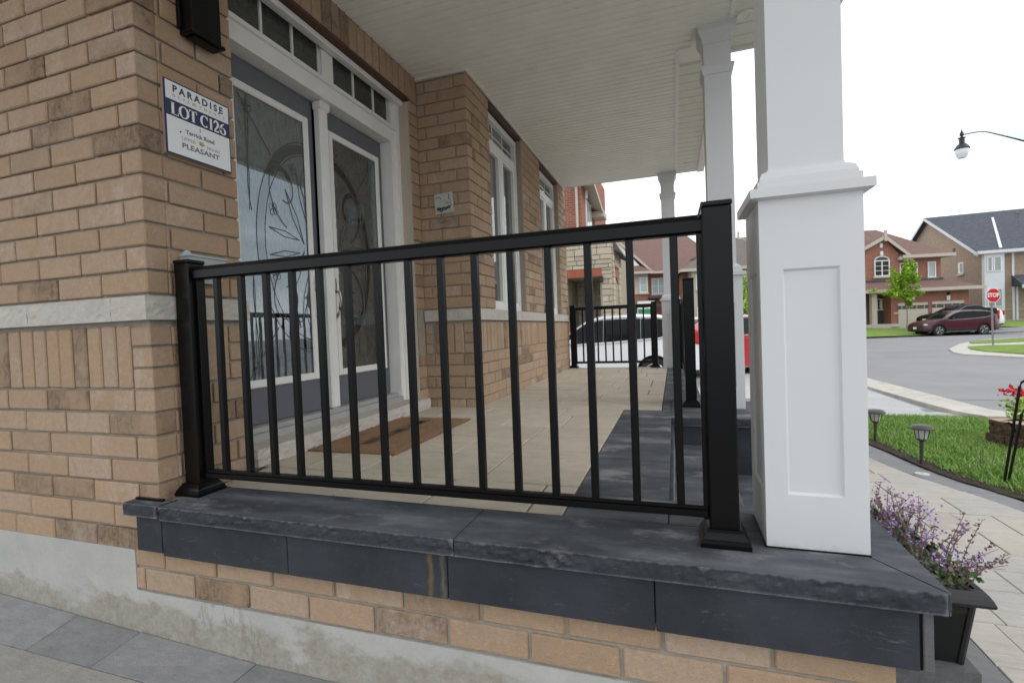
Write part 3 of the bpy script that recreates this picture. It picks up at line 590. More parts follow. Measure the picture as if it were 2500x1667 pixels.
def make_door(y0,y1,hinge,gm):
    X=-2.2; d=MB(); gy0,gy1=y0+.085,y1-.085; gz0,gz1=.395,1.985
    d.box(X-.03,X+.0,y0,y1,.155,.36).box(X-.03,X,y0,y1,2.02,2.155).box(X-.03,X,y0,gy0,.36,2.02).box(X-.03,X,gy1,y1,.36,2.02)
    door=part('door',d,MT['door'],house)
    t=MB()
    for (a,b,c,e) in ((gy0-.035,gy0+.01,.355,2.025),(gy1-.01,gy1+.035,.355,2.025)): t.cbox(X,X+.016,a,b,c,e,.006)
    for (c,e) in ((.355,.40),(1.98,2.025)): t.cbox(X,X+.0165,gy0+.008,gy1-.008,c,e,.006)
    part('glass_trim',t,MT['white'],door)
    part('glass',MB().box(X-.015,X-.006,gy0,gy1,gz0,gz1),gm,door); part('outer_glass',MB().add([(X+.003,gy0-.005,gz0-.005),(X+.003,gy1+.005,gz0-.005),(X+.003,gy1+.005,gz1+.005),(X+.003,gy0-.005,gz1+.005)],[(0,1,2,3)]),MT['clearglass'],door)
    # leaded design: half of a large oval whose centre lies at the meeting stiles
    c=MB(); bv=MB(); x=X-.004; s=1 if hinge=='l' else -1; cyy=(gy1 if hinge=='l' else gy0)+s*.02; mid=(gz0+gz1)/2
    q=lambda a,b:(cyy-s*a,b)
    def cv(pts,r=.0035): came(c,[q(*p) for p in pts],r,x)
    arc=[( .43*math.cos(R(t)),mid+.66*math.sin(R(t))) for t in range(-88,89,6)]; arc2=[(.37*math.cos(R(t)),mid+.58*math.sin(R(t))) for t in range(-88,89,6)]
    mid_=[((a[0]+b[0])/2,(a[1]+b[1])/2) for a,b in zip(arc,arc2)]
    ov=MB(); ribbon(ov,[q(*p) for p in mid_],.027,x-.0015); part('glass_oval_band',ov,MT['lead'],door)
    cv(arc,.0025); cv(arc2,.0025)
    def bez(p0,p1,p2,p3,n=12): return [tuple((1-t)**3*p0[k]+3*(1-t)**2*t*p1[k]+3*(1-t)*t*t*p2[k]+t**3*p3[k] for k in (0,1)) for t in [i/n for i in range(n+1)]]
    for sg_ in (1,-1):
        sc2=MB(); m=mid; g2=lambda a,b:(a,m+sg_*b)
        cv([g2(.52,.78),g2(.30,.50)],.0032)
        cv(bez(g2(.46,.78),g2(.43,.55),g2(.50,.35),g2(.455,.15)),.0032); cv(bez(g2(.46,.78),g2(.49,.55),g2(.44,.4),g2(.47,.15)),.002)
        lp_=bez(g2(.20,.10),g2(.36,.20),g2(.36,.47),g2(.22,.45))+bez(g2(.22,.45),g2(.10,.42),g2(.12,.20),g2(.22,.26))[1:]
        ribbon(sc2,[q(*p) for p in lp_],lambda t:.006+.012*math.sin(math.pi*t),x-.0012); cv(lp_,.003); part('scroll_glass',sc2,MT['lead'],door)
        for (p0,p3,wd) in ((g2(.06,.02),g2(.20,.33),.020),(g2(.34,.08),g2(.10,.04),.018),(g2(.03,.16),g2(.10,.46),.018)):
            ax=(p3[0]-p0[0],p3[1]-p0[1]); L=math.hypot(*ax); nx_=(-ax[1]/L*wd,ax[0]/L*wd); mm_=((p0[0]+p3[0])/2,(p0[1]+p3[1])/2)
            cv([p0,(mm_[0]+nx_[0],mm_[1]+nx_[1]),p3],.0028); cv([p0,(mm_[0]-nx_[0],mm_[1]-nx_[1]),p3],.0028)
            part('bevelled_glass',MB().add([(x+.0006,)+q(*p) for p in (p0,(mm_[0]+nx_[0]*.8,mm_[1]+nx_[1]*.8),p3,(mm_[0]-nx_[0]*.8,mm_[1]-nx_[1]*.8))],[(0,1,2,3)]),MT['glass_b'],door)
        cv(bez(g2(.02,.30),g2(.10,.36),g2(.05,.50),g2(.02,.52)),.002)
        for (a,b) in (g2(.455,.72),g2(.13,.47),g2(.30,.19)):
            for k in range(4):
                an=k*1.57+.5; cc=[(a+.018*math.cos(an)+.016*math.cos(t*.785),b+.021*math.sin(an)+.019*math.sin(t*.785)) for t in range(9)]
                came(c,[q(*p) for p in cc],.0018,x)
            part('bevelled_glass',MB().add([(x+.001,)+q(a+.014*math.cos(t*.785),b+.017*math.sin(t*.785)) for t in range(8)],[tuple(range(8))]),MT['glass_b'],door)
    for i_ in range(len(c.v)): c.v[i_]=(c.v[i_][0]+.008,)+tuple(c.v[i_][1:])
    part('glass_leading',c,MT['came'],door)
    # handle set
    hy=(y1-.05) if hinge=='l' else (y0+.045); h=MB()
    h.lathe([(.0,-.045),(.028,-.043),(.034,-.0),(.028,.043),(.0,.045)],10,T=Matrix.Translation((X+.008,hy,.97))@Matrix.Diagonal((.35,1,1.2,1)))
    h.tube([(X+.01,hy,.93),(X+.05,hy,.925),(X+.062,hy,.88),(X+.05,hy,.82),(X+.035,hy,.775),(X+.012,hy,.752)],[.009,.009,.008,.008,.009,.013],8)
    h.lathe([(.0,-.03),(.018,-.028),(.022,0),(.018,.028),(.0,.03)],10,T=Matrix.Translation((X+.006,hy,.755))@Matrix.Diagonal((.4,1,1,1)))
    part('handle',h,MT['steel'],door,smooth=True)
    if hinge=='l': part('peephole_lock',MB().lathe([(0,-.005),(.026,-.004),(.026,.004),(0,.012)],12,T=Matrix.Translation((X+.008,hy,1.085))@Matrix.Rotation(R(90),4,'Y')),MT['steel'],door)
    return door
make_door(1.945,2.65,'l',MT['glass_d']); make_door(2.74,3.435,'r',MT['glass_r'])
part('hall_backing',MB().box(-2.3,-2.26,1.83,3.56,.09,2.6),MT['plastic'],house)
# porch windows
for k,(a,b) in enumerate(((4.2,5.18),(5.955,6.955))):
    XW=-1.60; z0,z1=.822,2.675; T=.055; tb=2.36; m_=(a+b)/2
    f=MB().box(XW-.07,XW,a,a+T,z0,z1).box(XW-.07,XW,b-T,b,z0,z1).box(XW-.07,XW,a+T,b-T,z1-T,z1).box(XW-.07,XW,a+T,b-T,z0,z0+T).box(XW-.07,XW-.003,a+T,b-T,tb,tb+.075).box(XW-.07,XW-.005,m_-.04,m_+.04,z0+T,tb)
    for (c,d) in ((a+T,m_-.04),(m_+.04,b-T)): f.box(XW-.07,XW-.012,c,c+.03,z0+T,tb).box(XW-.07,XW-.012,d-.03,d,z0+T,tb).box(XW-.07,XW-.0125,c+.03,d-.03,z0+T,z0+T+.03).box(XW-.07,XW-.0125,c+.03,d-.03,tb-.03,tb)
    win=part('window',f,MT['white'],house)
    for (c,d,e,g_) in ((a+T,b-T,tb+.075,z1-T),(a+T+.03,m_-.07,z0+T+.03,tb-.03),(m_+.07,b-T-.03,z0+T+.03,tb-.03)): part('pane',MB().box(XW-.05,XW-.044,c,d,e,g_),MT['glass_w'],win)
    mu=MB()
    for q_ in (1,2): yy=a+T+(b-a-2*T)*q_/3; mu.box(XW-.044,XW-.04,yy-.007,yy+.007,tb+.075,z1-T)
    mu.box(XW-.0435,XW-.04,a+T,b-T,2.52,2.533)
    part('muntin',mu,MT['white'],win)
    part('lintel',MB().box(-1.62,-1.545,a-.05,b+.05,2.69,2.72),MT['rust'],house)
# soffit: single boards running out from the wall, J-channels, perforated outer panels
SZ=2.732; sf=part('soffit',MB().box(-4.4,1.1,-.3,4.2,SZ+.018,SZ+.3).box(-2.2,.44,4.2,7.3,SZ+.018,SZ+.3),MT['vinyl'],house)
bm_={}
def board(name,x0,x1,y0,wd,mat):
    key=(round(x1-x0,3),mat.name,round(wd,4))
    if key not in bm_:
        L=x1-x0; g_=.015
        mb=MB(); prof=[(0,.014),(g_*.45,.014),(g_,.0),(wd-.002,.0),(wd,.003),(wd,.016),(0,.016)]
        n=len(prof); vs=[(0,p[0],p[1]) for p in prof]+[(L,p[0],p[1]) for p in prof]
        mb.add(vs,[tuple(range(n))[::-1],tuple(range(n,2*n))]+[(i,(i+1)%n,(i+1)%n+n,i+n) for i in range(n)][::1]); bm_[key]=mb.mesh(name,mat)
    return link(name,bm_[key],sf,(x0,y0,SZ+.0005))
y=-.05; BW=.0755
while y<7.3:
    x0=-1.535 if y>3.685 else (-1.985 if y>1.83 else (-1.95 if y>1.36 else -4.3)); x1=.42 if y<3.80 else (.18 if y<4.05 else .07)
    wd=min(BW,7.3-y); board('soffit_board',x0,x1,y,wd,MT['vinyl']); y+=BW
y=1.0
while y<7.28:
    if y<4.2: a,b=(.45,1.08) if y<3.80 else (.46,1.08)
    else: a,b=.10,.365
    board('vented_soffit_board',a,b,y,min(BW*2,(4.2 if y<4.2 else 7.3)-y),MT['vinylp']); y+=BW*2
part('soffit_channel',MB().box(.42,.45,-.05,3.80,SZ-.008,SZ+.012).box(.07,.10,4.05,7.3,SZ-.008,SZ+.012).box(.18,.42,3.79,3.80,SZ-.006,SZ+.011).box(.10,.18,4.045,4.055,SZ-.006,SZ+.011),MT['white'],sf)
part('eave_fascia',MB().box(.366,.45,4.21,7.31,SZ-.025,SZ+.14).box(.44,1.12,4.2,4.222,SZ-.02,SZ+.2).box(1.1,1.12,-.3,4.2,SZ-.02,SZ+.2).box(-2.2,.366,7.3,7.32,SZ-.006,SZ+.2),MT['white'],sf)
part('wall_channel',MB().box(-2.0,-1.54,3.665,3.688,SZ-.012,SZ).box(-1.537,-1.52,3.69,7.3,SZ-.012,SZ),MT['white'],sf)
for (x,y,s) in ((.525,3.775,1),(.24,6.94,1)):
    part('recessed_light',MB().lathe([(.0,.0),(.030,.0),(.034,-.006),(.052,-.008),(.058,.002)],20,T=Matrix.Translation((x,y,SZ-.002))),MT['white'],sf,smooth=True)
# wall lantern, sign, plaque, tray on the wall
ln=thing('wall_lantern','black rectangular wall lantern fixed to the tan brick above the lot sign','lantern',(WX,1.635,1.92))
part('lantern_body',MB().cbox(.004,.075,-.072,.072,.012,.42,.006),MT['black'],ln); part('back_plate',MB().cbox(.0,.02,-.085,.085,.03,.40,.004),MT['black'],ln); part('lantern_base',MB().cbox(.01,.085,-.08,.082,-.0,.014,.003).cbox(.02,.07,-.06,.06,-.008,0,.002),MT['black'],ln)
SW,SH=.306,.305
sg=thing('lot_sign','white and navy lot sign reading LOT C126 screwed to the brick corner','sign',(WX+.002,1.467,1.400))
part('sign_backing',MB().box(0,.012,0,SW,0,SH),MT['wood'],sg)
part('sign_face',MB().box(.0125,.016,0,SW,0,SH),MT['navy'],sg)
part('sign_panel',MB().box(.0165,.0172,.006,SW-.005,.007,.158).box(.0165,.0172,.006,SW-.005,.225,SH-.006),MT['signw'],sg)
def text(parent,s,yc,z,size,mat,x=.0176,rot='y',bold=0,space=1,name='lettering',widthto=None,loc=None,eul=None,serif=False):
    cu=bpy.data.curves.new('t','FONT'); cu.body=s; cu.size=size; cu.align_x='CENTER'; cu.align_y='CENTER'; cu.extrude=.0004; cu.offset=bold; cu.space_character=space; cu.resolution_u=3
    o=bpy.data.objects.new('t',cu); COL.objects.link(o); bpy.context.view_layer.update()
    me=bpy.data.meshes.new_from_object(o.evaluated_get(bpy.context.evaluated_depsgraph_get())); bpy.data.objects.remove(o)
    if widthto:
        xs_=[v.co.x for v in me.vertices]; k=widthto/(max(xs_)-min(xs_)); c_=(max(xs_)+min(xs_))/2
        for v in me.vertices: v.co.x=(v.co.x-c_)*k
    me.materials.clear(); me.materials.append(mat); t=link(name,me,parent)
    if loc is None: t.location=(x,yc,z); t.rotation_euler=(R(90),0,R(90))
    else: t.location=loc; t.rotation_euler=eul
    return t
text(sg,'PARADISE',SW/2+.002,.272,.040,MT['ink'],bold=.0011,space=1.5,widthto=.235)
text(sg,'DEVEL PMENTS',SW/2+.004,.243,.016,MT['inkl'],space=2.2,widthto=.245)
part('logo_ring',MB().tube([(.0176,SW/2-.020+.0055*math.cos(t*.7),.244+.0055*math.sin(t*.7)) for t in range(10)],.0018,4),MT['gold'],sg)
def glyph(ch,y0,w_,z0,h):       # roman capitals with thick and thin strokes and serifs
    mb=MB(); tk,tn=h*.115,h*.035; X=.0164
    def st(pts,wd): ribbon(mb,[(y0+p[0]*w_,z0+p[1]*h) for p in pts],wd,X); 
    def sr(x,z,l=.22): st([(x-l,z),(x+l,z)],tn)
    if ch=='L': st([(.3,0),(.3,1)],tk); sr(.3,.97); st([(.08,.03),(.95,.03)],tn); st([(.93,.0),(.93,.25)],tn)
    if ch=='T': st([(.5,0),(.5,1)],tk); sr(.5,.03); st([(.04,.97),(.96,.97)],tn); st([(.05,1),(.05,.75)],tn); st([(.95,1),(.95,.75)],tn)
    if ch in 'OC': 
        r_=(0,360) if ch=='O' else (40,320)
        st([(.5+.42*math.cos(R(a)),.5+.47*math.sin(R(a))) for a in range(r_[0],r_[1]+1,12)],lambda t:tn+(tk-tn)*abs(math.cos(R(r_[0]+(r_[1]-r_[0])*t)))**1.5)
        if ch=='C': st([(.86,1.0),(.86,.66)],tn)
    if ch=='1': st([(.5,0),(.5,1)],tk); sr(.5,.03,.35); st([(.5,.96),(.2,.86)],tn)
    if ch=='2': st([(.12,.72),(.2,.9),(.45,.98),(.72,.9),(.8,.72),(.68,.5),(.4,.28),(.12,.08)],lambda t:tn*1.3+(tk-tn)*math.sin(math.pi*t)*.8); st([(.1,.06),(.88,.06)],tn*1.9); st([(.87,0),(.87,.22)],tn)
    if ch=='6': st([(.5+.36*math.cos(R(a)),.31+.29*math.sin(R(a))) for a in range(0,361,15)],lambda t:tn+(tk-tn)*abs(math.cos(2*math.pi*t))**1.5*.9); st([(.14,.33),(.18,.6),(.4,.88),(.75,.98)],lambda t:tk*(1-t)+tn)
    part('lettering',mb,MT['signw'],sg)
for ch,yy_,w_ in (('L',.024,.036),('O',.062,.043),('T',.106,.038),('C',.160,.038),('1',.198,.024),('2',.222,.030),('6',.254,.032)): glyph(ch,yy_,w_,.166,.050)
text(sg,'3',SW/2,.139,.022,MT['inkg']); text(sg,'Terrick Road',SW/2,.112,.025,MT['inkg'],bold=.0006,widthto=.135)
text(sg,'UPPER',.098,.080,.020,MT['inkl'],widthto=.063); text(sg,'MOUNT',.217,.076,.020,MT['inkl'],widthto=.066); text(sg,'PLEASANT',SW/2+.003,.050,.030,MT['inkg'],bold=.0006,widthto=.177)
lf=MB()
for k,a in enumerate((60,90,120,150,30)): ribbon(lf,[(.157+.018*t*math.cos(R(a)),.075+.022*t*math.sin(R(a))) for t in (0,.5,1)],lambda t:.0045*math.sin(math.pi*min(max(t,.05),.95)),.0177+.0003*k)
part('leaf_logo',lf,MT['gold'],sg)
for (a,b) in ((.252,.256),(.062,.103)): part('screw',MB().lathe([(0,0),(.0035,0),(.003,.002),(0,.0025)],8,T=Matrix.Translation((.0175,a,b))@Matrix.Rotation(R(90),4,'Y')),MT['black'],sg)
pq=thing('plaque','small square white tile with black scrollwork hung on the pier brick','plaque',(-1.77,3.672,1.686),0); pq.rotation_euler=(0,R(-3),0)
part('tile',MB().cbox(-.083,.083,0,.012,-.083,.083,.002),MT['frost'],pq)
sc_=MB()
for (x,z,s,t0) in ((-.05,-.045,.018,0),(-.02,-.055,.022,1),(.015,-.045,.02,2),(.045,-.035,.018,3)): sc_.tube([(x+s*(1-t/14)*math.cos(t*.6+t0),-.002,z+s*.8*(1-t/14)*math.sin(t*.6+t0)) for t in range(12)],.0055,5)
sc_.tube([(-.045+.022*math.cos(R(a)),-.001,.035+.02*math.sin(R(a))) for a in range(0,200,25)],.002,4); sc_.tube([(.05,-.001,.07),(.055,-.001,.05),(.045,-.001,.035),(.06,-.001,.02)],.003,4); sc_.tube([(.02,-.001,-.005),(.04,-.001,0),(.06,-.001,-.004),(.068,-.001,-.03)],.002,4)
part('scrollwork',sc_,MT['ink'],pq)
for k,(z,wd) in enumerate(((.012,.1),(-.012,.09))): 
    s_=MB(); x=-.055
    while x<-.055+wd: s_.tube([(x,-.0008,z-.003),(x+.004,-.0008,z+.003),(x+.007,-.0008,z-.002)],.0009,3); x+=.009
    part('script_line',s_,MT['inkl'],pq)
tr=thing('plastic_tray','translucent grey plastic tray on the brick wall behind the left railing post','tray',(WX+.002,1.51,.875))
part('tray_body',MB().add([(0,0,.105),(0,.18,.105),(.05,.18,.105),(.05,0,.105),(0,.035,.0),(0,.145,.0),(.03,.145,.0),(.03,.035,.0)],[(0,4,5,1),(3,2,6,7),(0,3,7,4),(1,5,6,2),(4,7,6,5),(0,1,2,3)]),MT['plasticg'],tr)
part('tray_rim',MB().cbox(0,.056,-.006,.186,.105,.114,.003).add([(0,.0,.114),(0,.05,.114),(0,.035,.136),(0,.022,.138),(.012,.0,.114),(.012,.05,.114),(.012,.035,.136),(.012,.022,.138)],[(0,1,2,3),(7,6,5,4),(0,3,7,4),(3,2,6,7),(2,1,5,6)]),MT['plasticg'],tr)
orn=thing('stone_ornament','small grey carved stone ornament on the sill of the far porch window','ornament',(-1.565,6.13,.815))
part('pot',MB().lathe([(.03,0),(.05,.02),(.055,.06),(.045,.085),(.05,.10)],10),MT['galv'],orn,smooth=True); part('figure',MB().lathe([(.02,.0),(.032,.03),(.02,.06),(.024,.08),(0,.10)],8,T=Matrix.Translation((.0,.09,.09))),MT['ink'],orn,smooth=True); part('base',MB().cbox(-.045,.05,-.06,.16,0,.06,.01),MT['granite'],orn)
# ================================================================ PORCH
porch=thing('porch','covered porch floor with charcoal stone coping, beige pavers and brick base','porch')
part('porch_core',MB().box(-1.95,.47,1.40,7.44,-.9,-.06).box(-2.1,.0,1.84,3.68,-.5,-.06).box(.0,.50,3.45,4.15,-.9,-.06),MT['mortar'],porch) if False else part('porch_core',MB().box(-2.25,-.04,1.585,7.44,-.9,-.055).box(-.0399,.46,1.461,1.76,-.9,-.055).box(-2.0,-.04,1.461,1.5849,-.9,-.055).box(-.0399,.52,3.45,4.13,-.9,-.055).box(-.0399,.17,4.13,7.44,-.9,-.055),MT['mortar'],porch)
# brick base: two courses
for i,z in enumerate((-.3685,-.274)):
    x=.482; l=.105 if i==0 else .26
    while x>-2.1:
        a=max(x-l,-2.108); 
        if x-a>.02: brick_obj((a,x,WY,WY+.09,z,z+HB,None,0),porch,MT['brick'])
        x=a-J; l=.26
    y=WY+.1
    while y<1.75: brick_obj((.392,.482,y,y+.24,z,z+HB,None,1),porch,MT['brick']); y+=.25
part('base_mortar',MB().box(-2.100,.474,WY+.009,1.46,-.377,-.19),MT['mortar'],porch)
# slate fascia panels
FZ0,FZ1=-.198,-.0535
for a,b in ((-1.897,-1.299),(-1.296,-.684),(-.681,-.071),(-.068,.516)): part('fascia_panel',MB().cbox(a,b,1.335,1.3665,FZ0,FZ1,.002),MT['slate2'],porch)
part('fascia_panel',MB().cbox(-2.04,-1.905,1.337,1.3665,FZ0+.008,FZ1+.012,.002),MT['slate2'],porch)
part('fascia_panel',MB().cbox(.524,.544,1.337,1.78,FZ0,FZ1,.002),MT['granite'],porch)
part('joint_grout',MB().box(.5165,.5235,1.342,1.37,FZ0,FZ1).box(.485,.5235,1.37,1.78,FZ0+.01,FZ1),MT['black'],porch)
# coping
part('coping_stone',rough_box(-1.885,-.652,1.318,1.575,-.052,0,'-y',.009,.007,seed=1),MT['slate'],porch)
part('coping_stone',rough_box(-.648,.563,1.318,1.575,-.052,0,'-y',.009,.007,x1b=.398,seed=2),MT['slate'],porch)
part('coping_stone',rough_box(.567,.570,1.322,1.575,-.052,.0,'+x',.004,.018,x0b=.402,seed=3),MT['slate'],porch)
part('coping_stone',rough_box(.402,.570,1.577,1.78,-.052,.0,'+x',.004,.018,seed=3),MT['slate'],porch)
part('coping_stone',rough_box(-2.078,-1.90,1.316,1.368,-.046,.003,'-y',.007,.018,seed=5),MT['slate'],porch)
part('sealant',MB().box(-2.07,-1.92,1.358,1.3695,.003,.012).box(-1.899,-1.887,1.33,1.40,-.05,-.001),MT['black'],porch)
part('coping_stone',MB().cbox(-1.945,-1.8855,1.372,1.575,-.052,-.001,.002),MT['slate'],porch)
# inner paving slabs
def pslab(name,x0,x1,y0,y1,mat,z=0.0,h=.045):
    j=rr.uniform(-.0015,.0015); g_=.0045 if name=='paver' else .0015; return part(name,MB().cbox(x0+g_,x1-g_,y0+g_,y1-g_,z-h+j,z+j,  .003 if name=='paver' else .0025),mat,porch)
yy=1.578; bx=-.37
ra=random.Random(11)
while yy<3.69:
    h=ra.choice((.2,.3,.4)); h=h if 3.69-yy-h>.1 else 3.69-yy; x=-1.995 if yy>1.815 else -1.9; x=x
    while x<bx-.02:
        wd=ra.choice((.3,.4,.6)); e=x+wd if bx-(x+wd)>.12 else bx; pslab('paver',x,e,yy,yy+h,MT['tile']); x=e
    yy+=h
while yy<7.44:
    h=ra.choice((.2,.3,.4)); h=h if 7.44-yy-h>.1 else 7.44-yy; x=-1.54
    while x<-.12:
        wd=ra.choice((.3,.4,.6)); e=x+wd if -.10-(x+wd)>.12 else -.10; pslab('paver',x,e,yy,yy+h,MT['tile']); x=e
    yy+=h
for a,b in ((1.578,2.3),(2.3,3.0),(3.0,3.69)): pslab('dark_slab',-.37,-.034,a,b,MT['slate'])
pslab('dark_slab',-.034,.398,1.578,1.79,MT['slate'])
part('step_tread',MB().cbox(-.032,.27,1.792,3.445,-.235,-.185,.004),MT['slate'],porch); part('step_riser',MB().box(-.036,-.02,1.79,3.45,-.185,-.05),MT['slate2'],porch)
part('step_core',MB().box(-.03,.255,1.77,3.46,-.9,-.236).box(.255,.53,1.77,3.46,-.9,-.42).box(.49,.755,1.66,3.46,-.9,-.42),MT['mortar'],porch)
part('step_tread',MB().cbox(.256,.545,1.785,3.445,-.42,-.37,.004),MT['slate'],porch)
part('step_tread',rough_box(.546,.775,1.645,3.445,-.56,-.37,'-y+x',.006,.02,seed=8),MT['granite'],porch)
part('step_riser',MB().box(.257,.272,1.79,3.445,-.37,-.236),MT['slate2'],porch)
part('coping_stone',rough_box(-.036,.165,3.40,4.15,-.055,0,'-y',.007,.02,seed=12),MT['slate'],porch); part('coping_stone',rough_box(.168,.57,3.40,4.15,-.055,0,'-y+x',.007,.02,seed=13),MT['slate'],porch)
part('fascia_panel',MB().cbox(-.033,.26,3.43,3.449,-.184,-.056,.002),MT['slate2'],porch); part('fascia_panel',MB().cbox(.262,.545,3.43,3.449,-.369,-.056,.002),MT['slate2'],porch)
for a,b in ((3.69,4.4),(4.4,5.4),(5.4,6.4),(6.4,7.44)): 
    if a<4: pslab('dark_slab',-.10,-.038,3.69,4.15,MT['slate']); a=4.152
    pslab('dark_slab',-.10,.2,a,b,MT['slate'])
pslab('dark_slab',-.034-.0,-.034,3.3,3.4,MT['slate']) if False else None
# columns
def column(loc,label):
    c=thing('porch_column',label,'column',loc,0,'white square columns of the porch')
    h=.1215; p=MB()
    x0,x1=-h,h; pz0,pz1=.148,.758; i=.055; dp=.007
    for k in range(4):
        T=Matrix.Rotation(k*math.pi/2,4,'Z')
        o=[(-h,-h,0),(h,-h,0),(h,-h,.955),(-h,-h,.955)]; q=[(-h+i,-h,pz0),(h-i,-h,pz0),(h-i,-h,pz1),(-h+i,-h,pz1)]; s=[(-h+i+.006,-h+dp,pz0+.006),(h-i-.006,-h+dp,pz0+.006),(h-i-.006,-h+dp,pz1-.006),(-h+i+.006,-h+dp,pz1-.006)]
        p.add(o+q+s,[(0,1,5,4),(1,2,6,5),(2,3,7,6),(3,0,4,7),(4,5,9,8),(5,6,10,9),(6,7,11,10),(7,4,8,11),(8,9,10,11)],0,T)
    part('plinth',p,MT['whitec'],c)
    part('plinth_cap',MB().lathe([(h-.001,.945),(h+.022,.95),(h+.022,.974),(h+.001,.976),(h+.001,.996),(h-.006,.998),(h-.006,1.005),(h-.012,1.02),(h-.03,1.031),(.0905,1.036)],sq=True),MT['whitec'],c)
    part('shaft',MB().lathe([(.0895,1.0),(.0895,2.735)],sq=True),MT['whitec'],c)
    part('neck_ring',MB().lathe([(.089,2.385),(.098,2.39),(.102,2.41),(.110,2.43),(.110,2.445),(.089,2.45)],sq=True),MT['whitec'],c)
    part('capital',MB().lathe([(.09,2.60),(.097,2.605),(.098,2.63),(.118,2.675),(.125,2.69),(.125,2.7315),(.09,2.7315)],sq=True),MT['whitec'],c)
    return c
c1=column((.3475,1.600,.001),'nearest white square column with recessed panel beside the black railing post')
dup(c1,(.345,3.905,.001),0,'second white column, rising behind the black post at the railing end')
dup(c1,(-.035,7.30,.001),0,'farthest white column near the short far railing and white car')
part('caulk_line',MB().box(.222,.2265,1.474,1.722,0,.005).box(.2265,.470,1.474,1.4785,0,.0035),MT['black'],porch)
# railings
def bar(mb,a,b,wy,z0,z1,axis): 
    if axis=='x': mb.cbox(a,b,-wy/2,wy/2,z0,z1,.003)
    else: mb.cbox(-wy/2,wy/2,a,b,z0,z1,.003)
def post_mesh():
    return MB().cbox(-.0385,.0385,-.0385,.0385,.008,.945,.004)
cache={}
def railing(label,loc,L,axis,n,posts=(1,1),bw=.0225,first=None):
    r=thing('black_railing',label,'railing',loc,0,'black metal railings of the porch')
    if 'post' not in cache:
        cache['post']=post_mesh().mesh('post',MT['black']); cache['cap']=MB().cbox(-.0405,.0405,-.0405,.0405,.944,.958,.003).mesh('post_cap',MT['black'])
        cache['plate']=MB().lathe([(.065,0),(.065,.011),(.0625,.013),(.0615,.019),(.058,.022),(.054,.031),(.048,.039),(.046,.041),(.0455,.046),(.0395,.048)],sq=True).mesh('base_plate',MT['black'])
        cache['bal']=MB().cbox(-bw/2,bw/2,-bw/2,bw/2,.098,.884,.0015).mesh('baluster',MT['black'])
    for k,t in enumerate((0,L)):
        if not posts[k]: continue
        p=(t,0,0) if axis=='x' else (0,t,0)
        pp=link('post',cache['post'],r,p); link('post_cap',cache['cap'],pp); link('base_plate',cache['plate'],pp)
    a,b=.0385,L-.0385; T=(lambda v:v)
    tr_=MB(); prof=[(-.0225,.882),(-.0225,.912),(-.016,.926),(-.008,.930),(.008,.930),(.016,.926),(.0225,.912),(.0225,.882),(.014,.876),(-.014,.876)]
    m=len(prof); vs=[]
    for t in (a,b): vs+=[((t,p[0],p[1]) if axis=='x' else (-p[0],t,p[1])) for p in prof]
    tr_.add(vs,[tuple(range(m)),tuple(range(m,2*m))[::-1]]+[(i,i+m,(i+1)%m+m,(i+1)%m) for i in range(m)])
    part('top_rail',tr_,MT['black'],r)
    bt=MB(); bar(bt,a,b,.036,.066,.086,axis); bar(bt,a,b,.026,.086,.099,axis); part('bottom_rail',bt,MT['black'],r)
    xs_=first if first else [a+(b-a)*(i+1)/(n+1) for i in range(n)]
    for x in xs_: link('baluster',cache['bal'],r,(x,0,0) if axis=='x' else (0,x,0))
    for t in (a+.001,b-.014): part('end_upright',MB().cbox(*((t,t+.013,-.012,.012) if axis=='x' else (-.012,.012,t,t+.013)),.06,.89,.001),MT['black'],r)
    return r
railing('long black railing with fifteen balusters across the near end of the porch',(-1.888,1.4975,0),2.007,'x',15,first=[1.888+.005-.1247*k for k in range(14,-1,-1)])
# cable tie on the right post cap
tag(part('cable_tie',MB().tube([(.082,1.458,.957),(.079,1.456,.945),(.071,1.455,.915)],.003,5),MT['plastic']),'small black cable tie end sticking off the right railing post cap','cable tie')
railing('short black railing across the far end of the porch before the white car',(-1.47,7.40,0),1.2,'x',9)
railing('black railing seen end-on running from the step post towards the far column',(.108,3.895,0),3.25,'y',26)
# doormat
mt=thing('doormat','brown coir welcome mat on the beige pavers in front of the doors','doormat',(-1.655,2.66,.0015),0)
mm=MB(); nx,ny=14,22; hw,hl=.275,.49; vs=[];fs=[]
for j in range(ny+1):
    for i in range(nx+1):
        u,v=i/nx,j/ny; ed=min(u,1-u,v,1-v); vs.append((-hw+2*hw*u+.004*noise.noise(Vector((v*9,u*3,0))),-hl+2*hl*v+.004*noise.noise(Vector((u*9,5,v))),.012+.003*noise.noise(Vector((u*30,v*40,1)))+(.012*max(0,.12-((1-u)+(v)))/.12 if (1-u)+v<.12 else 0)-(.006 if ed==0 else 0)))
fs=[(j*(nx+1)+i,j*(nx+1)+i+1,(j+1)*(nx+1)+i+1,(j+1)*(nx+1)+i) for j in range(ny) for i in range(nx)]
rim=[i for i in range(nx+1)]+[j*(nx+1)+nx for j in range(1,ny+1)]+[ny*(nx+1)+i for i in range(nx-1,-1,-1)]+[j*(nx+1) for j in range(ny-1,0,-1)]
o=len(vs); vs+=[(vs[i][0],vs[i][1],0) for i in rim]; n=len(rim); fs+=[(rim[i],o+i,o+(i+1)%n,rim[(i+1)%n]) for i in range(n)]
mm.add(vs,fs); part('mat_body',mm,MT['mat'],mt)
fb=MB(); rq=random.Random(77)
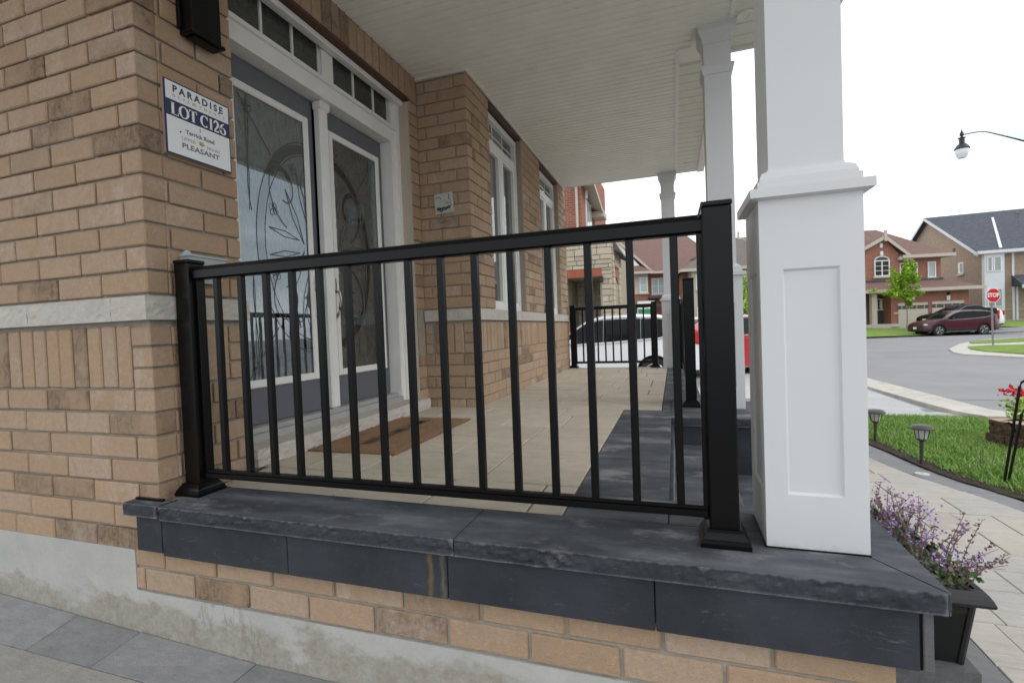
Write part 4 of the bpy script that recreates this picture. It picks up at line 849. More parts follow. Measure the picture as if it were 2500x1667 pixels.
for i in range(9000):
    x,y=rq.uniform(-hw,hw),rq.uniform(-hl,hl); 
    if rq.random()<.35: (x,y)=((rq.choice((-hw,hw)),y) if rq.random()<.6 else (x,rq.choice((-hl,hl))))
    a=rq.uniform(0,6.28); dx,dy=math.cos(a)*.0012,math.sin(a)*.0012; lx,ly=rq.gauss(0,.005),rq.gauss(0,.005); z0=.004 if abs(x)>hw-.002 or abs(y)>hl-.002 else .011
    fb.add([(x-dx,y-dy,z0),(x+dx,y+dy,z0),(x+lx,y+ly,z0+rq.uniform(.004,.009))],[(0,1,2)])
part('coir_fibres',fb,MT['mat'],mt,kind='stuff')
text(mt,'WELCOME HOME',0,0,.11,MT['ink'],loc=(.0,-.0,.0195),eul=(0,0,R(90)),widthto=.70,bold=.0005)
# ================================================================ planter with flowers
pl=thing('flower_planter','black plastic planter box with purple catmint standing on the granite step','planter',(.695,1.955,-.3695))
pm=MB()
def frus(mb,a0,b0,a1,b1,z0,z1): mb.add([(-a0,-b0,z0),(a0,-b0,z0),(a0,b0,z0),(-a0,b0,z0),(-a1,-b1,z1),(a1,-b1,z1),(a1,b1,z1),(-a1,b1,z1)],[(0,3,2,1),(0,1,5,4),(1,2,6,5),(2,3,7,6),(3,0,4,7)])
frus(pm,.052,.272,.075,.285,0,.185); 
for k in range(26): frus(pm,.0385+.0009*k,.2745+.0005*k,.0387+.0009*k,.2748+.0005*k,.006+k*.0066,.0095+k*.0066)
part('planter_body',pm,MT['plastic'],pl)
for sx in (-1,1):
    for sy2 in (-1,1): part('corner_rib',MB().tube([(sx*.048,sy2*.27,.0),(sx*.073,sy2*.283,.18)],.010,8),MT['plastic'],pl)
rm=MB(); frus(rm,.078,.288,.082,.291,.172,.186); frus(rm,.107,.315,.111,.319,.186,.190); frus(rm,.111,.319,.112,.320,.190,.196); frus(rm,.112,.320,.107,.315,.196,.208); frus(rm,.107,.315,.101,.309,.208,.218); frus(rm,.101,.309,.094,.303,.218,.226); rm.add([(-.094,-.303,.226),(.094,-.303,.226),(.094,.303,.226),(-.094,.303,.226),(-.08,-.285,.224),(.08,-.285,.224),(.08,.285,.224),(-.08,.285,.224)],[(0,1,5,4),(1,2,6,5),(2,3,7,6),(3,0,4,7)])
part('planter_rim',rm,MT['plastic'],pl); part('potting_soil',MB().box(-.078,.078,-.285,.285,.15,.205),MT['soil'],pl)
ct=thing('catmint','bushy purple catmint with tall dry flower spikes growing in the black planter','plant',(.695,1.955,-.16))
stm,lvs,flw,cal=MB(),MB(),MB(),MB(); rp=random.Random(21)
def quadleaf(mb,p,d,s,up_=None):
    d=d.normalized(); e=d.cross(Vector((rp.uniform(-1,1),rp.uniform(-1,1),rp.uniform(-1,1)))).normalized()
    mb.add([p,p+d*s*.5+e*s*.32,p+d*s,p+d*s*.5-e*s*.32],[(0,1,2,3)])
def rv(): return Vector((rp.uniform(-1,1),rp.uniform(-1,1),rp.uniform(-.3,1)))
spikes=[((-.04,-.27,0),(-.11,-.30,.27)),((-.02,-.24,0),(-.04,-.265,.26)),((0,-.26,0),(.065,-.27,.22)),((.04,-.26,0),(.105,-.27,.205)),((-.07,-.2,0),(-.13,-.25,.20)),((.05,-.28,0),(.15,-.30,.12)),((.05,-.25,0),(.165,-.26,.08)),((.05,-.22,0),(.175,-.2,.10)),((.04,-.2,0),(.18,-.22,.05)),((.03,-.15,0),(.15,-.12,.13))]
for k in range(62):
    a=rp.uniform(0,6.28); b=(rp.uniform(-.07,.07),rp.uniform(-.27,.2),0); L=rp.uniform(.07,.17); spikes.append((b,(b[0]*1.5+math.cos(a)*.055,b[1]*1.05+math.sin(a)*.05-.01,L)))
for k,(a,b) in enumerate(spikes):
    a,b=Vector(a),Vector(b); mid=a.lerp(b,.5)+Vector((0,0,.02)); big=k<10
    pts=[a,mid,b]; stm.tube(pts,[.0016,.0013,.0008],4)
    n=26 if big else 12
    for i in range(n):
        t=rp.uniform(.35 if big else .25,1.0); p=a.lerp(b,t)+Vector((0,0,.02*math.sin(math.pi*t)))
        if big: p=a.lerp(b,.35+.65*int((t-.35)/.65*8)/8)+Vector((0,0,.015))
        for _ in range(2): quadleaf(cal if (rp.random()<.6 or (big and t>.5)) else flw,p+rv()*.004,rv(),rp.uniform(.006,.012))
    for i in range(4 if not big else 6): t=rp.uniform(.0,.4); quadleaf(lvs,a.lerp(b,t),rv(),rp.uniform(.015,.03))
for k in range(300): 
    p=Vector((rp.gauss(0,.06),rp.uniform(-.30,.22),rp.uniform(.0,.09))); quadleaf(lvs if rp.random()<.5 else cal,p,rv(),rp.uniform(.010,.026))
for k in range(380):
    c_=Vector(spikes[10+rp.randrange(62)][1]); quadleaf(flw,c_+rv()*.016,rv(),rp.uniform(.006,.012))
part('stems',stm,MT['calyx'],ct,kind='stuff'); part('leaves',lvs,MT['leafd'],ct,kind='stuff'); part('petals',flw,MT['purple'],ct,kind='stuff'); part('dry_calyces',cal,MT['calyx'],ct,kind='stuff')
# ================================================================ garden: solar lamps, disc light, hook, retaining blocks, flowers
p1=gp(*A4(690,990)); p2=gp(*A4(300,800))
def solar(loc,label):
    s=thing('solar_lamp',label,'garden light',loc,0,'solar path lamps along the curved border'); h=.325
    part('stake',MB().tube([(0,0,-.02),(.008,0,.19)],[.008,.014],8),MT['solar'],s); part('collar',MB().lathe([(.014,.185),(.03,.20),(.028,.212),(.012,.215)],12,T=Matrix.Translation((.008,0,0))),MT['solar'],s,smooth=True)
    T=Matrix.Translation((.01,0,0))
    part('lamp_glass',MB().lathe([(.036,.212),(.052,.292)],8,T=T),MT['frost'],s)
    fr_=MB()
    for k in range(8): a=k*math.pi/4; fr_.tube([(.01+.038*math.cos(a),.038*math.sin(a),.21),(.01+.055*math.cos(a),.055*math.sin(a),.295)],.0028,4)
    part('lamp_frame',fr_,MT['solar'],s)
    part('lamp_top',MB().lathe([(.05,.29),(.082,.288),(.083,.294),(.062,.314),(.03,.322),(0,.323)],16,T=T),MT['solar'],s,smooth=True); return s
s1=solar(p1,'bronze solar lamp in the soil at the middle of the lawn edge')
dup(s1,p2,.3,'bronze solar lamp half hidden behind the white column, farther along the lawn edge')
pd=gp(*A4(700,1072)); tag(part('disc_light',MB().lathe([(.045,0),(.045,.006),(.036,.009),(0,.009)],18),MT['frost'],loc=(pd.x,pd.y,pd.z+.001),smooth=True),'flat round silver disc light set in the grey border slab','path light')
hk=gp(*A4(1400,1140)); hook=thing('shepherd_hook','pair of bent black metal plant hook rods standing at the lawn edge','garden hook',hk)
Hh=lambda a,b:(a-2.173,.0,b+.58)
part('rod',MB().tube([Hh(2.173,-.58),Hh(2.245,-.05),Hh(2.264,.09),Hh(2.275,.12),Hh(2.295,.135),Hh(2.33,.14),Hh(2.38,.12),Hh(2.40,.06)],.008,6),MT['black'],hook)
part('rod',MB().tube([Hh(2.195,-.58),Hh(2.258,-.2),Hh(2.272,-.10),Hh(2.29,-.07),Hh(2.32,-.065),Hh(2.36,-.09)],.008,6),MT['black'],hook)
part('twig',MB().tube([Hh(2.245,-.09),Hh(2.215,-.06),Hh(2.187,-.04)],[.002,.003,.006],5),MT['black'],hook); part('bird_cutout',MB().add([Hh(2.245,-.22),Hh(2.225,-.17),Hh(2.205,-.155),Hh(2.18,-.165),Hh(2.21,-.175),Hh(2.235,-.23)],[(0,1,2,3,4,5)]).add([(p[0],.006,p[2]) for p in (Hh(2.245,-.22),Hh(2.225,-.17),Hh(2.205,-.155),Hh(2.18,-.165),Hh(2.21,-.175),Hh(2.235,-.23))],[(5,4,3,2,1,0)]),MT['black'],hook)
def B5(x,y): return (2340+x*.2041,900+y*.2041)
rw=thing('retaining_block_wall','low two-course wall of brown rough blocks with pink caps on the lawn','garden wall')
def blocks(z0,h,pix,mat,name,proud=0):
    P=[gp(*B5(*q),z=z0) for q in pix]
    for a,b in zip(P,P[1:]):
        d=(b-a); L=d.length; ang=math.atan2(d.y,d.x); mb=rough_box(.004,L-.004,-proud,.22,0,h,'-y',.018,.03,seed=a.x); part(name,mb,mat,rw,(a.x,a.y,z0),ang)
MT['block']=plain('brown_block',(.12,.078,.052),.95,var=.35,bs=1,scale=30); MT['blockcap']=plain('pink_block_cap',(.46,.31,.23),.9,var=.08,scale=6)
zb=gp(*B5(345,900)).z
BP=((335,890),(560,955),(800,1000),(1200,1110)); BQ=((345,895),(470,935),(640,965),(900,1020),(1300,1130))
def wallrow(z0,h,pix,mat,name,off,dep=.22):
    P=[gp(*B5(*q),z=zb) for q in pix]
    for a,b in zip(P,P[1:]):
        d=(b-a); L=d.length; ang_=math.atan2(d.y,d.x); part(name,rough_box(.004,L-.004,off,dep,0,h,'-y',.016 if h>.05 else .003,.03,seed=a.x),mat,rw,(a.x,a.y,z0),ang_)
wallrow(zb-.02,.125,BP,MT['block'],'block',-.01); wallrow(zb+.107,.12,BQ,MT['block'],'block',.015); wallrow(zb+.2275,.008,BQ,MT['blockcap'],'block_cap',.012,.26)
fp=gp(*B5(880,600),z=zb+.2); rf=thing('red_flower_plant','red flowering plant with pale green leaves behind the black hook','plant',(fp.x,fp.y+.1,zb+.15))
a_,b_=MB(),MB()
for k in range(500): a=rp.uniform(0,6.28); rr_=rp.uniform(0,.16); quadleaf(a_,Vector((rr_*math.cos(a),rr_*math.sin(a),rp.uniform(.0,.22))),rv(),rp.uniform(.02,.045))
for k in range(110): a=rp.uniform(0,6.28); rr_=rp.uniform(0,.15); quadleaf(b_,Vector((-.05+rr_*math.cos(a),rr_*math.sin(a),rp.uniform(.24,.31))),rv(),rp.uniform(.03,.06))
part('leaves',a_,MT['leafg'],rf,kind='stuff'); part('blossoms',b_,MT['redfl'],rf,kind='stuff')
def at_depth(px,py,D): d=ray(px,py); return CAMP+d*D/(d.dot(FW))
# ================================================================ vehicles
def interp(c,x):
    if x<=c[0][0]: return c[0][1]
    for a,b in zip(c,c[1:]):
        if x<=b[0]: t=(x-a[0])/(b[0]-a[0]); return a[1]+(b[1]-a[1])*t
    return c[-1][1]
def car(label,cat,paint,loc,rz,L,W,top,belt,zb,wheels,rw_,panes,wind,rear,cladding=True,group='cars parked along the street',sill=True,rails=False):
    c=thing(cat+'_parked' if False else 'parked_car',label,cat,loc,rz,group)
    xs_=sorted(set([round(L*i/46,3) for i in range(47)]+[round(w_+rw_*1.13*math.cos(R(a)),3) for w_ in wheels for a in range(0,181,15)]+[p[0] for p in top]))
    rings=[]; hw=W/2
    for x in xs_:
        e=min(x,L-x); k=1-.22*max(0,1-e/.55)**2; w_=hw*k; tp,bl=interp(top,x),interp(belt,x); bl=min(bl,tp-.02)
        z0=zb+.10*max(0,1-e/.5); ar=z0
        for wx in wheels:
            d=abs(x-wx); ra_=rw_*1.13
            if d<ra_: ar=max(ar,rw_+math.sqrt(ra_*ra_-d*d))
        gh=max(0,tp-bl); ww=w_-gh*.32 if gh>.06 else w_*.96
        m1=max(ar+.02,zb+.17); m2=max(m1+.02,zb+.42)
        rings.append([(x,0,max(z0,ar)),(x,w_*.90,ar),(x,w_*.985,ar+.01),(x,w_,m1),(x,w_*1.0,m2),(x,w_*.975,bl-.0),(x,ww,tp-.055*min(1,gh*3+.25)),(x,ww*.72,tp-.006),(x,0,tp)])
    mb=MB(); n=len(rings[0]); gl=MB()
    for s in (1,-1):
        o=len(mb.v)
        for rg_ in rings: mb.v+= [(p[0],p[1]*s,p[2]) for p in rg_]
        for i in range(len(rings)-1):
            for j in range(n-1):
                q=[o+i*n+j,o+i*n+j+1,o+(i+1)*n+j+1,o+(i+1)*n+j]; mb.f.append(q if s<0 else q[::-1]); mb.m.append(1 if (cladding and j<=2) else 0)
        for i in (0,len(rings)-1):
            q=[o+i*n+j for j in range(n)]; mb.f.append(q); mb.m.append(0)
    part('body',mb,[paint,MT['plastic']],c,smooth=True,ang=28)
    def ringpt(x,s,t):   # point on the greenhouse side, t 0 belt .. 1 roof edge
        tp,bl=interp(top,x),interp(belt,x); bl=min(bl,tp-.02); e=min(x,L-x); k=1-.22*max(0,1-e/.55)**2; w_=hw*k; gh=max(0,tp-bl); ww=w_-gh*.32 if gh>.06 else w_*.96
        zt=tp-.055*min(1,gh*3+.25); return Vector((x,s*(w_*.975+(ww-w_*.975)*t),bl+(zt-bl)*t))
    for (a,b) in panes:
        for s in (1,-1):
            g_=MB(); m=10; vs=[]
            for i in range(m+1):
                x=a+(b-a)*i/m; lo,hi=ringpt(x,s,.06),ringpt(x,s,.90); off=Vector((0,s*.006,.002)); vs+=[lo+off,hi+off]
            g_.add(vs,[((2*i,2*i+1,2*i+3,2*i+2) if s>0 else (2*i,2*i+2,2*i+3,2*i+1)) for i in range(m)]); part('side_window',g_,MT['cglass'],c)
    for nm,(a,b) in (('windscreen',wind),('rear_window',rear)):
        if a==b: continue
        g_=MB(); m=8; vs=[]
        for i in range(m+1):
            x=a+(b-a)*i/m; tp=interp(top,x); q=ringpt(x,1,1); yy=q.y*.93; vs+=[(x,-yy,q.z+.008),(x,-yy*.72,tp+.004),(x,yy*.72,tp+.004),(x,yy,q.z+.008)]
        g_.add(vs,[(4*i+j,4*i+j+1,4*i+4+j+1,4*i+4+j) for i in range(m) for j in range(3)]); part(nm,g_,MT['cglass'],c)
    for wx in wheels:
        for s in (1,-1):
            y=s*(hw-.10); T=Matrix.Translation((wx,y,rw_))@Matrix.Rotation(R(90),4,'X')
            wl=part('wheel',MB().lathe([(rw_*.62,-.10),(rw_*.93,-.10),(rw_,-.07),(rw_,.07),(rw_*.93,.10),(rw_*.62,.10)],24,T=T),MT['tyre'],c,smooth=True)
            rm_=MB(); yo=y+s*.085
            rm_.lathe([(rw_*.60,-.01),(rw_*.66,-.012),(rw_*.66,.012),(rw_*.60,.01),(rw_*.60,-.01)],20,T=Matrix.Translation((wx,yo+s*.02,rw_))@Matrix.Rotation(R(90),4,'X')) if False else None
            for k in range(5):
                a=k*2*math.pi/5+.3
                for da in (-.12,.12): rm_.tube([(wx+.04*math.cos(a),yo+s*.012,rw_+.04*math.sin(a)),(wx+rw_*.62*math.cos(a+da),yo+s*.012,rw_+rw_*.62*math.sin(a+da))],.022,4)
            rm_.tube([(wx+rw_*.62*math.cos(t*math.pi/10),yo+s*.01,rw_+rw_*.62*math.sin(t*math.pi/10)) for t in range(21)],.016,4)
            part('rim',rm_,MT['rim'],wl)
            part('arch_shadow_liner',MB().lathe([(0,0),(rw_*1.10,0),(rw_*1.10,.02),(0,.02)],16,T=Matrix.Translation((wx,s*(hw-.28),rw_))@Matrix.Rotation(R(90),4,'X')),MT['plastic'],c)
    for s in (1,-1):
        zf=interp(top,.12)-.10; part('headlight',MB().cbox(.05,.42,s*(hw*.80)-.09,s*(hw*.80)+.09,zf-.09,zf+.02,.03,T=Matrix.Translation((0,0,0))),MT['lamp_w'],c)
        zr=interp(belt,L-.3)-.05; part('tail_light',MB().cbox(L-.26,L-.03,s*(hw*.80)-.08,s*(hw*.80)+.08,zr-.16,zr+.14,.03),MT['lamp_r'],c)
        mx_=wind[0]+.42; mz=interp(belt,mx_)+.08; part('wing_mirror',MB().cbox(mx_-.07,mx_+.06,s*(hw+.09)-.07,s*(hw+.09)+.07,mz-.06,mz+.07,.03),paint,c)
        for a,b in panes[:2]: xx=b-.18; zz=interp(belt,xx)-.10; part('door_handle',MB().cbox(xx-.09,xx+.07,s*(hw*.985)-.012,s*(hw*.985)+.02,zz-.014,zz+.014,.006),paint,c)
    a,b=panes[0][0],panes[-1][1]
    for s in (1,-1):
        for t_ in (.0,.95): part('window_trim',MB().tube([ringpt(a+(b-a)*i/14,s,t_)+Vector((0,s*.008,0)) for i in range(15)],.011,4),MT['rim'],c)
    part('bumper',MB().cbox(-.02,.16,-hw*.78,hw*.78,zb+.08,zb+.30,.03),MT['plastic'],c); part('bumper',MB().cbox(L-.15,L+.02,-hw*.78,hw*.78,zb+.08,zb+.28,.03),MT['plastic'],c)
    part('grille',MB().cbox(-.012,.05,-hw*.45,hw*.45,zb+.33,zb+.47,.01),MT['iron'],c)
    part('license_plate',MB().box(-.03,-.012,-.15,.15,zb+.24,zb+.38),MT['signw'],c)
    if sill: part('sill_trim',MB().box(wheels[0]+rw_+.1,wheels[1]-rw_-.1,hw-.02,hw+.012,zb+.02,zb+.05).box(wheels[0]+rw_+.1,wheels[1]-rw_-.1,-hw-.012,-hw+.02,zb+.02,zb+.05),MT['rim'],c)
    return c
SUV=dict(L=4.55,W=1.82,top=[(0,.74),(.06,.86),(.35,.97),(.9,1.05),(1.2,1.10),(1.55,1.36),(1.95,1.57),(2.3,1.65),(3.0,1.66),(3.6,1.62),(4.05,1.52),(4.35,1.22),(4.5,1.02),(4.55,.9)],belt=[(0,.66),(.9,.96),(1.25,1.02),(2.5,1.05),(3.6,1.13),(4.1,1.24),(4.4,1.15),(4.55,.85)],zb=.24,wheels=(.88,3.50),rw_=.35,panes=((1.46,2.355),(2.365,3.215),(3.225,3.98)),wind=(1.24,1.93),rear=(4.08,4.36))
SED=dict(L=4.7,W=1.8,top=[(0,.62),(.08,.72),(.5,.84),(1.1,.93),(1.4,.97),(1.9,1.25),(2.3,1.42),(2.8,1.46),(3.3,1.41),(3.8,1.2),(4.15,1.05),(4.5,1.02),(4.68,.95),(4.7,.8)],belt=[(0,.56),(1.1,.86),(1.5,.92),(3.0,.97),(3.9,1.0),(4.7,.85)],zb=.17,wheels=(.9,3.7),rw_=.33,panes=((1.66,2.47),(2.50,3.27),(3.30,3.65)),wind=(1.42,2.15),rear=(3.35,4.1))
# burgundy SUV: front-left to rear-right
a=gp(*A3(752,1334),z=-.82); b=gp(*A3(1177,1320),z=-.82); d=(b-a); sc0=d.length/2.62; ang=math.atan2(d.y,d.x)
u=d.normalized(); nrm=Vector((-u.y,u.x,0))
o_=a-u*.88*sc0+nrm*.82*sc0
cb_=car('burgundy sport utility car parked side-on at the corner behind the stop sign','car',MT['burg'],o_,ang,**SUV); cb_.scale=(sc0,)*3
# black sedan behind it, parked nose to the left on the drive
a=at_depth(*A3(478,1243),34.); cs=car('black hatchback parked on the drive behind the burgundy car','car',MT['blackp'],(a.x+1.0,a.y+.4,a.z-.05),ang+R(8),cladding=False,sill=False,**SED); cs.scale=(.98,)*3
p=gp(*A3(900,1200),z=-.7); P_=Plane((24,46,0),ang)
q=at_depth(*A3(1000,1130),37.5); cs2=car('black car with only its roof showing above the burgundy car','car',MT['blackp'],(q.x-.1,q.y-.9,-.62),ang+R(50),cladding=False,sill=False,**{**SED,'top':[(x_,z_+.22 if 1.4<x_<4 else z_) for x_,z_ in SED['top']]}); cs2.scale=(1.0,)*3
q=at_depth(*A3(1345,1180),33.5); cw=car('white sport utility car with its rear end showing past the burgundy car','car',MT['whitep'],(q.x-4.35*math.cos(ang),q.y-4.35*math.sin(ang)+.9,-.62),ang,**SUV)
# white SUV on the drive beyond the far railing, nose to the left
wsv=car('white sport utility car on the driveway behind the far porch railing','car',MT['whitep'],(.60-4.55,11.5+.93,-.84),0,group='cars on the paved driveway',**{**SUV,'top':[(x_,z_*1.045 if z_>1.4 else z_) for x_,z_ in SUV['top']]})
car('bright red car on the driveway behind the nearest white column','car',MT['redp'],(-1.15,13.1,-.88),R(40),group='cars on the paved driveway',cladding=False,**{k:v for k,v in {**SUV,'L':4.9,'wheels':(.88,3.75),'belt':[(0,.66),(.9,.98),(1.25,1.06),(2.5,1.1),(3.6,1.13),(4.2,1.14),(4.6,1.12),(4.9,.85)],'top':[(0,.74),(.06,.9),(.35,1.02),(.9,1.08),(1.2,1.12),(1.55,1.38),(1.95,1.6),(2.3,1.67),(3.0,1.69),(4.0,1.68),(4.6,1.6),(4.75,1.2),(4.9,.9)],'panes':((1.52,2.38),(2.46,3.4),(3.5,4.4)),'rear':(4.62,4.8)}.items()})
# ================================================================ stop sign, street lamp
ps=gp(*A3(1272,1412),z=-.75); st=thing('stop_sign','red octagonal STOP sign on a grey metal pole at the corner','sign',ps,R(18.4))
Pp=Plane(ps,R(18.4)); uc,zc=Pp.at(*A3(1260,945)); _,z1=Pp.at(*A3(1260,878)); rad=(z1-zc)
part('pole',MB().tube([(0,0,-.05),(uc*.98,.02,zc-ps.z+rad*.5)],.035,6),MT['galv'],st)
zz=zc-ps.z
oc=lambda r,y0:[(uc+r/math.cos(R(22.5))*math.cos(R(22.5+45*k)),y0,zz+r/math.cos(R(22.5))*math.sin(R(22.5+45*k))) for k in range(8)]
A=oc(rad,-.06);B=oc(rad,-.04); part('sign_plate',MB().add(A+B,[tuple(range(8))[::-1],tuple(range(8,16))]+[(k,(k+1)%8,(k+1)%8+8,k+8) for k in range(8)]),MT['signw'],st)
part('sign_face',MB().add(oc(rad*.93,-.064),[tuple(range(8))[::-1]]).add(oc(rad*.93,-.0605),[tuple(range(8))]),MT['signr'],st)
text(st,'STOP',0,0,rad*.8,MT['signw'],loc=(uc,-.068,zz),eul=(R(90),0,0),widthto=rad*1.72,bold=.008)
def B4(x,y): return (2300+x*.08929,280+y*.08929)
LD=26.; PL=Plane(at_depth(2350,700,LD)*1.0,R(18.4)); PL.o.z=0
lam=thing('street_lamp','black gooseneck street lamp with glass globe high at the right edge','street lamp',(PL.o.x,PL.o.y,-.82),R(18.4))
def lp(x,y): q=PL.at(*B4(x,y)); return (q[0],0,q[1]+.82)
part('lamp_arm',MB().tube([lp(540,610),lp(560,570),lp(640,535),lp(800,505),lp(1000,470),lp(1180,468),lp(1320,495),lp(1800,610),lp(2240,720),lp(3200,980),lp(4200,1300)],[.03,.03,.03,.03,.028,.028,.03,.035,.045,.06,.07],8),MT['plastic'],lam)
e=lp(4200,1300); part('pole',MB().tube([(e[0],0,-.1),(e[0],0,e[2]+.5)],[.11,.07],10),MT['plastic'],lam)
c0=lp(540,800); up1=lp(540,420)[2]; k=(lp(540,640)[2]-lp(540,960)[2])/320
prof=[(0,950),(170,955),(175,940),(150,890),(90,810),(62,800),(62,660),(85,650),(80,632),(30,625),(25,600),(48,560),(40,510),(15,450),(3,400)]
part('lamp_housing',MB().lathe([(r_*k,c0[2]+(800-z_)*k) for r_,z_ in prof],16,T=Matrix.Translation((c0[0],0,0))),MT['plastic'],lam,smooth=True)
part('lamp_globe',MB().lathe([(r_*k,c0[2]+(800-z_)*k) for r_,z_ in ((0,1210),(90,1190),(130,1120),(150,1030),(155,956))],16,T=Matrix.Translation((c0[0],0,0))),plain('lamp_globe_glass',(.80,.84,.86),.15),lam,smooth=True)
# ================================================================ trees
def tree(label,loc,crowns,trunk_h,r,leafmat,nleaf,ls,seed=0):
    rt=random.Random(seed); t=thing('tree',label,'tree',loc)
    tk=MB().tube([(0,0,-.05),(.02,0,trunk_h*.5),(0,.02,trunk_h)],[r,r*.8,r*.55],8)
    for (x,y,z,rx,ry,rz) in crowns: tk.tube([(0,0,trunk_h*.75),(x*.5,y*.5,(trunk_h+z)/2),(x,y,z+rz*.3)],[r*.4,r*.25,r*.08],5)
    part('trunk',tk,MT['bark'],t); lv=MB()
    for (x,y,z,rx,ry,rz) in crowns:
        cl=[Vector((x+rt.gauss(0,.55)*rx,y+rt.gauss(0,.55)*ry,z+rt.gauss(0,.5)*rz)) for _ in range(int(10+nleaf/160))]
        for i in range(int(nleaf)):
            c_=rt.choice(cl); p=c_+Vector((rt.gauss(0,.16)*rx,rt.gauss(0,.16)*ry,rt.gauss(0,.16)*rz)); d=Vector((rt.uniform(-1,1),rt.uniform(-1,1),rt.uniform(-.6,.8))).normalized(); e=d.cross(Vector((rt.uniform(-1,1),rt.uniform(-1,1),1))).normalized(); s=ls*rt.uniform(.6,1.3)
            lv.add([p,p+d*s*.5+e*s*.4,p+d*s,p+d*s*.5-e*s*.4],[(0,1,2,3)])
    part('crown',lv,leafmat,t,kind='stuff'); return t
def at_depth(px,py,D): d=ray(px,py); return CAMP+d*D/(d.dot(FW))
tb_=at_depth(*A3(450,1268),36.); LZ=tb_.z; TP=Plane(tb_,R(18.4))
def tcr(x,y,rx,rz): q=TP.at(*A3(x,y)); kk=tb_.dot(FW)/F*.2551; return (q[0]*math.cos(R(18.4)),q[0]*math.sin(R(18.4)),q[1]-LZ,rx*kk,rx*kk,rz*kk)
tree('young lime green maple tree on the lawn before the red brick house',tb_,[tcr(455,690,55,70),tcr(350,850,80,90),tcr(430,780,70,80),tcr(330,925,60,50),tcr(540,930,50,22),tcr(430,930,70,50),tcr(525,805,18,12),tcr(465,1000,18,45),tcr(400,800,80,90),tcr(450,760,60,70)],TP.at(*A3(445,1000))[1]-LZ,.05,MT['leafg'],800,.15,4)
q=at_depth(1600+890*.2551,560+790*.2551,33); tree('leafy green tree behind the bright red car',(q.x,q.y,-.8),[(0,0,3.2,1.5,1.5,1.3),(.3,0,4.0,1.0,1.0,.7),(-.3,0,2.2,1.2,1.2,.7)],1.9,.12,MT['leafg'],1500,.16,9)
# ================================================================ far houses
def quad3(mb,a,b,c,d,th=.12,mi=0):
    a,b,c,d=[Vector(p) for p in (a,b,c,d)]; n_=(b-a).cross(d-a).normalized()*th
    mb.add([a,b,c,d,a-n_,b-n_,c-n_,d-n_],[(0,1,2,3),(7,6,5,4),(0,4,5,1),(1,5,6,2),(2,6,7,3),(3,7,4,0)],mi)
def fwin(par,u0,u1,z0,z1,y=0,cols=2,rows=2,glass=None,frame=None,sill=True,arch=False,t=.07):
    f=MB(); frame=frame or MT['white']; y0=y-.06
    f.box(u0-t,u0,y0,y+.02,z0-t,z1+t).box(u1,u1+t,y0,y+.02,z0-t,z1+t).box(u0,u1,y0,y+.02,z1,z1+t).box(u0,u1,y0,y+.02,z0-t,z0)
    for i in range(1,cols): x=u0+(u1-u0)*i/cols; f.box(x-.035,x+.035,y0+.012,y+.02,z0,z1)
    for i in range(1,rows): z=z0+(z1-z0)*i/rows; f.box(u0,u1,y0+.018,y+.02,z-.015,z+.015)
    if arch:
        m=(u0+u1)/2; r_=(u1-u0)/2
        f.tube([(m+(r_+t/2)*math.cos(a*math.pi/10),y-.03,z1+t+(r_*.62)*math.sin(a*math.pi/10)) for a in range(11)],t*.6,4)
    w_=part('window',f,frame,par)
    part('pane',MB().box(u0,u1,y-.02,y-.01,z0,z1),glass or MT['dkglass'],w_)
    if arch:
        part('pane',MB().add([(m+r_*math.cos(a*math.pi/10),y-.02,z1+t+(r_*.60)*math.sin(a*math.pi/10)) for a in range(11)],[tuple(range(11))]),MT['dkglass'],w_)
    if sill: part('sill',MB().box(u0-.18,u1+.18,y-.12,y,z0-t-.14,z0-t-.001),MT['siding'],w_)
    return w_
# --- red brick house (behind the maple) ---
D0=40.; yawA=R(12); oA=at_depth(*A3(100,1245),D0); oA=Vector((oA.x,oA.y,0)); PA=Plane(oA,yawA); uA=lambda x,y:PA.at(*A3(x,y))
GA=-.45
hA=thing('red_brick_house','red brick house with arched window, brown roof and two beige garage doors','house',(oA.x,oA.y,0),yawA)
PG=Plane((oA.x+math.sin(yawA)*1.0,oA.y-math.cos(yawA)*1.0,0),yawA); uG=lambda x,y:PG.at(*A3(x,y)); PH=Plane((oA.x+math.sin(yawA)*1.35,oA.y-math.cos(yawA)*1.35,0),yawA); uH=lambda x,y:PH.at(*A3(x,y))
uR=uA(770,600)[0]; zE=uA(360,575)[1]; zB=uA(100,815)[1]; uL=-9; uG0=uG(295,1000)[0]; uG1=uG(1040,900)[0]; zG=uH(480,885)[1]; gd=-1.0
part('wall',MB().box(uL,uR,0,9,-1,zE).box(uG0,uG1,gd,6,-1,zG-.05),MT['redbrick'],hA)
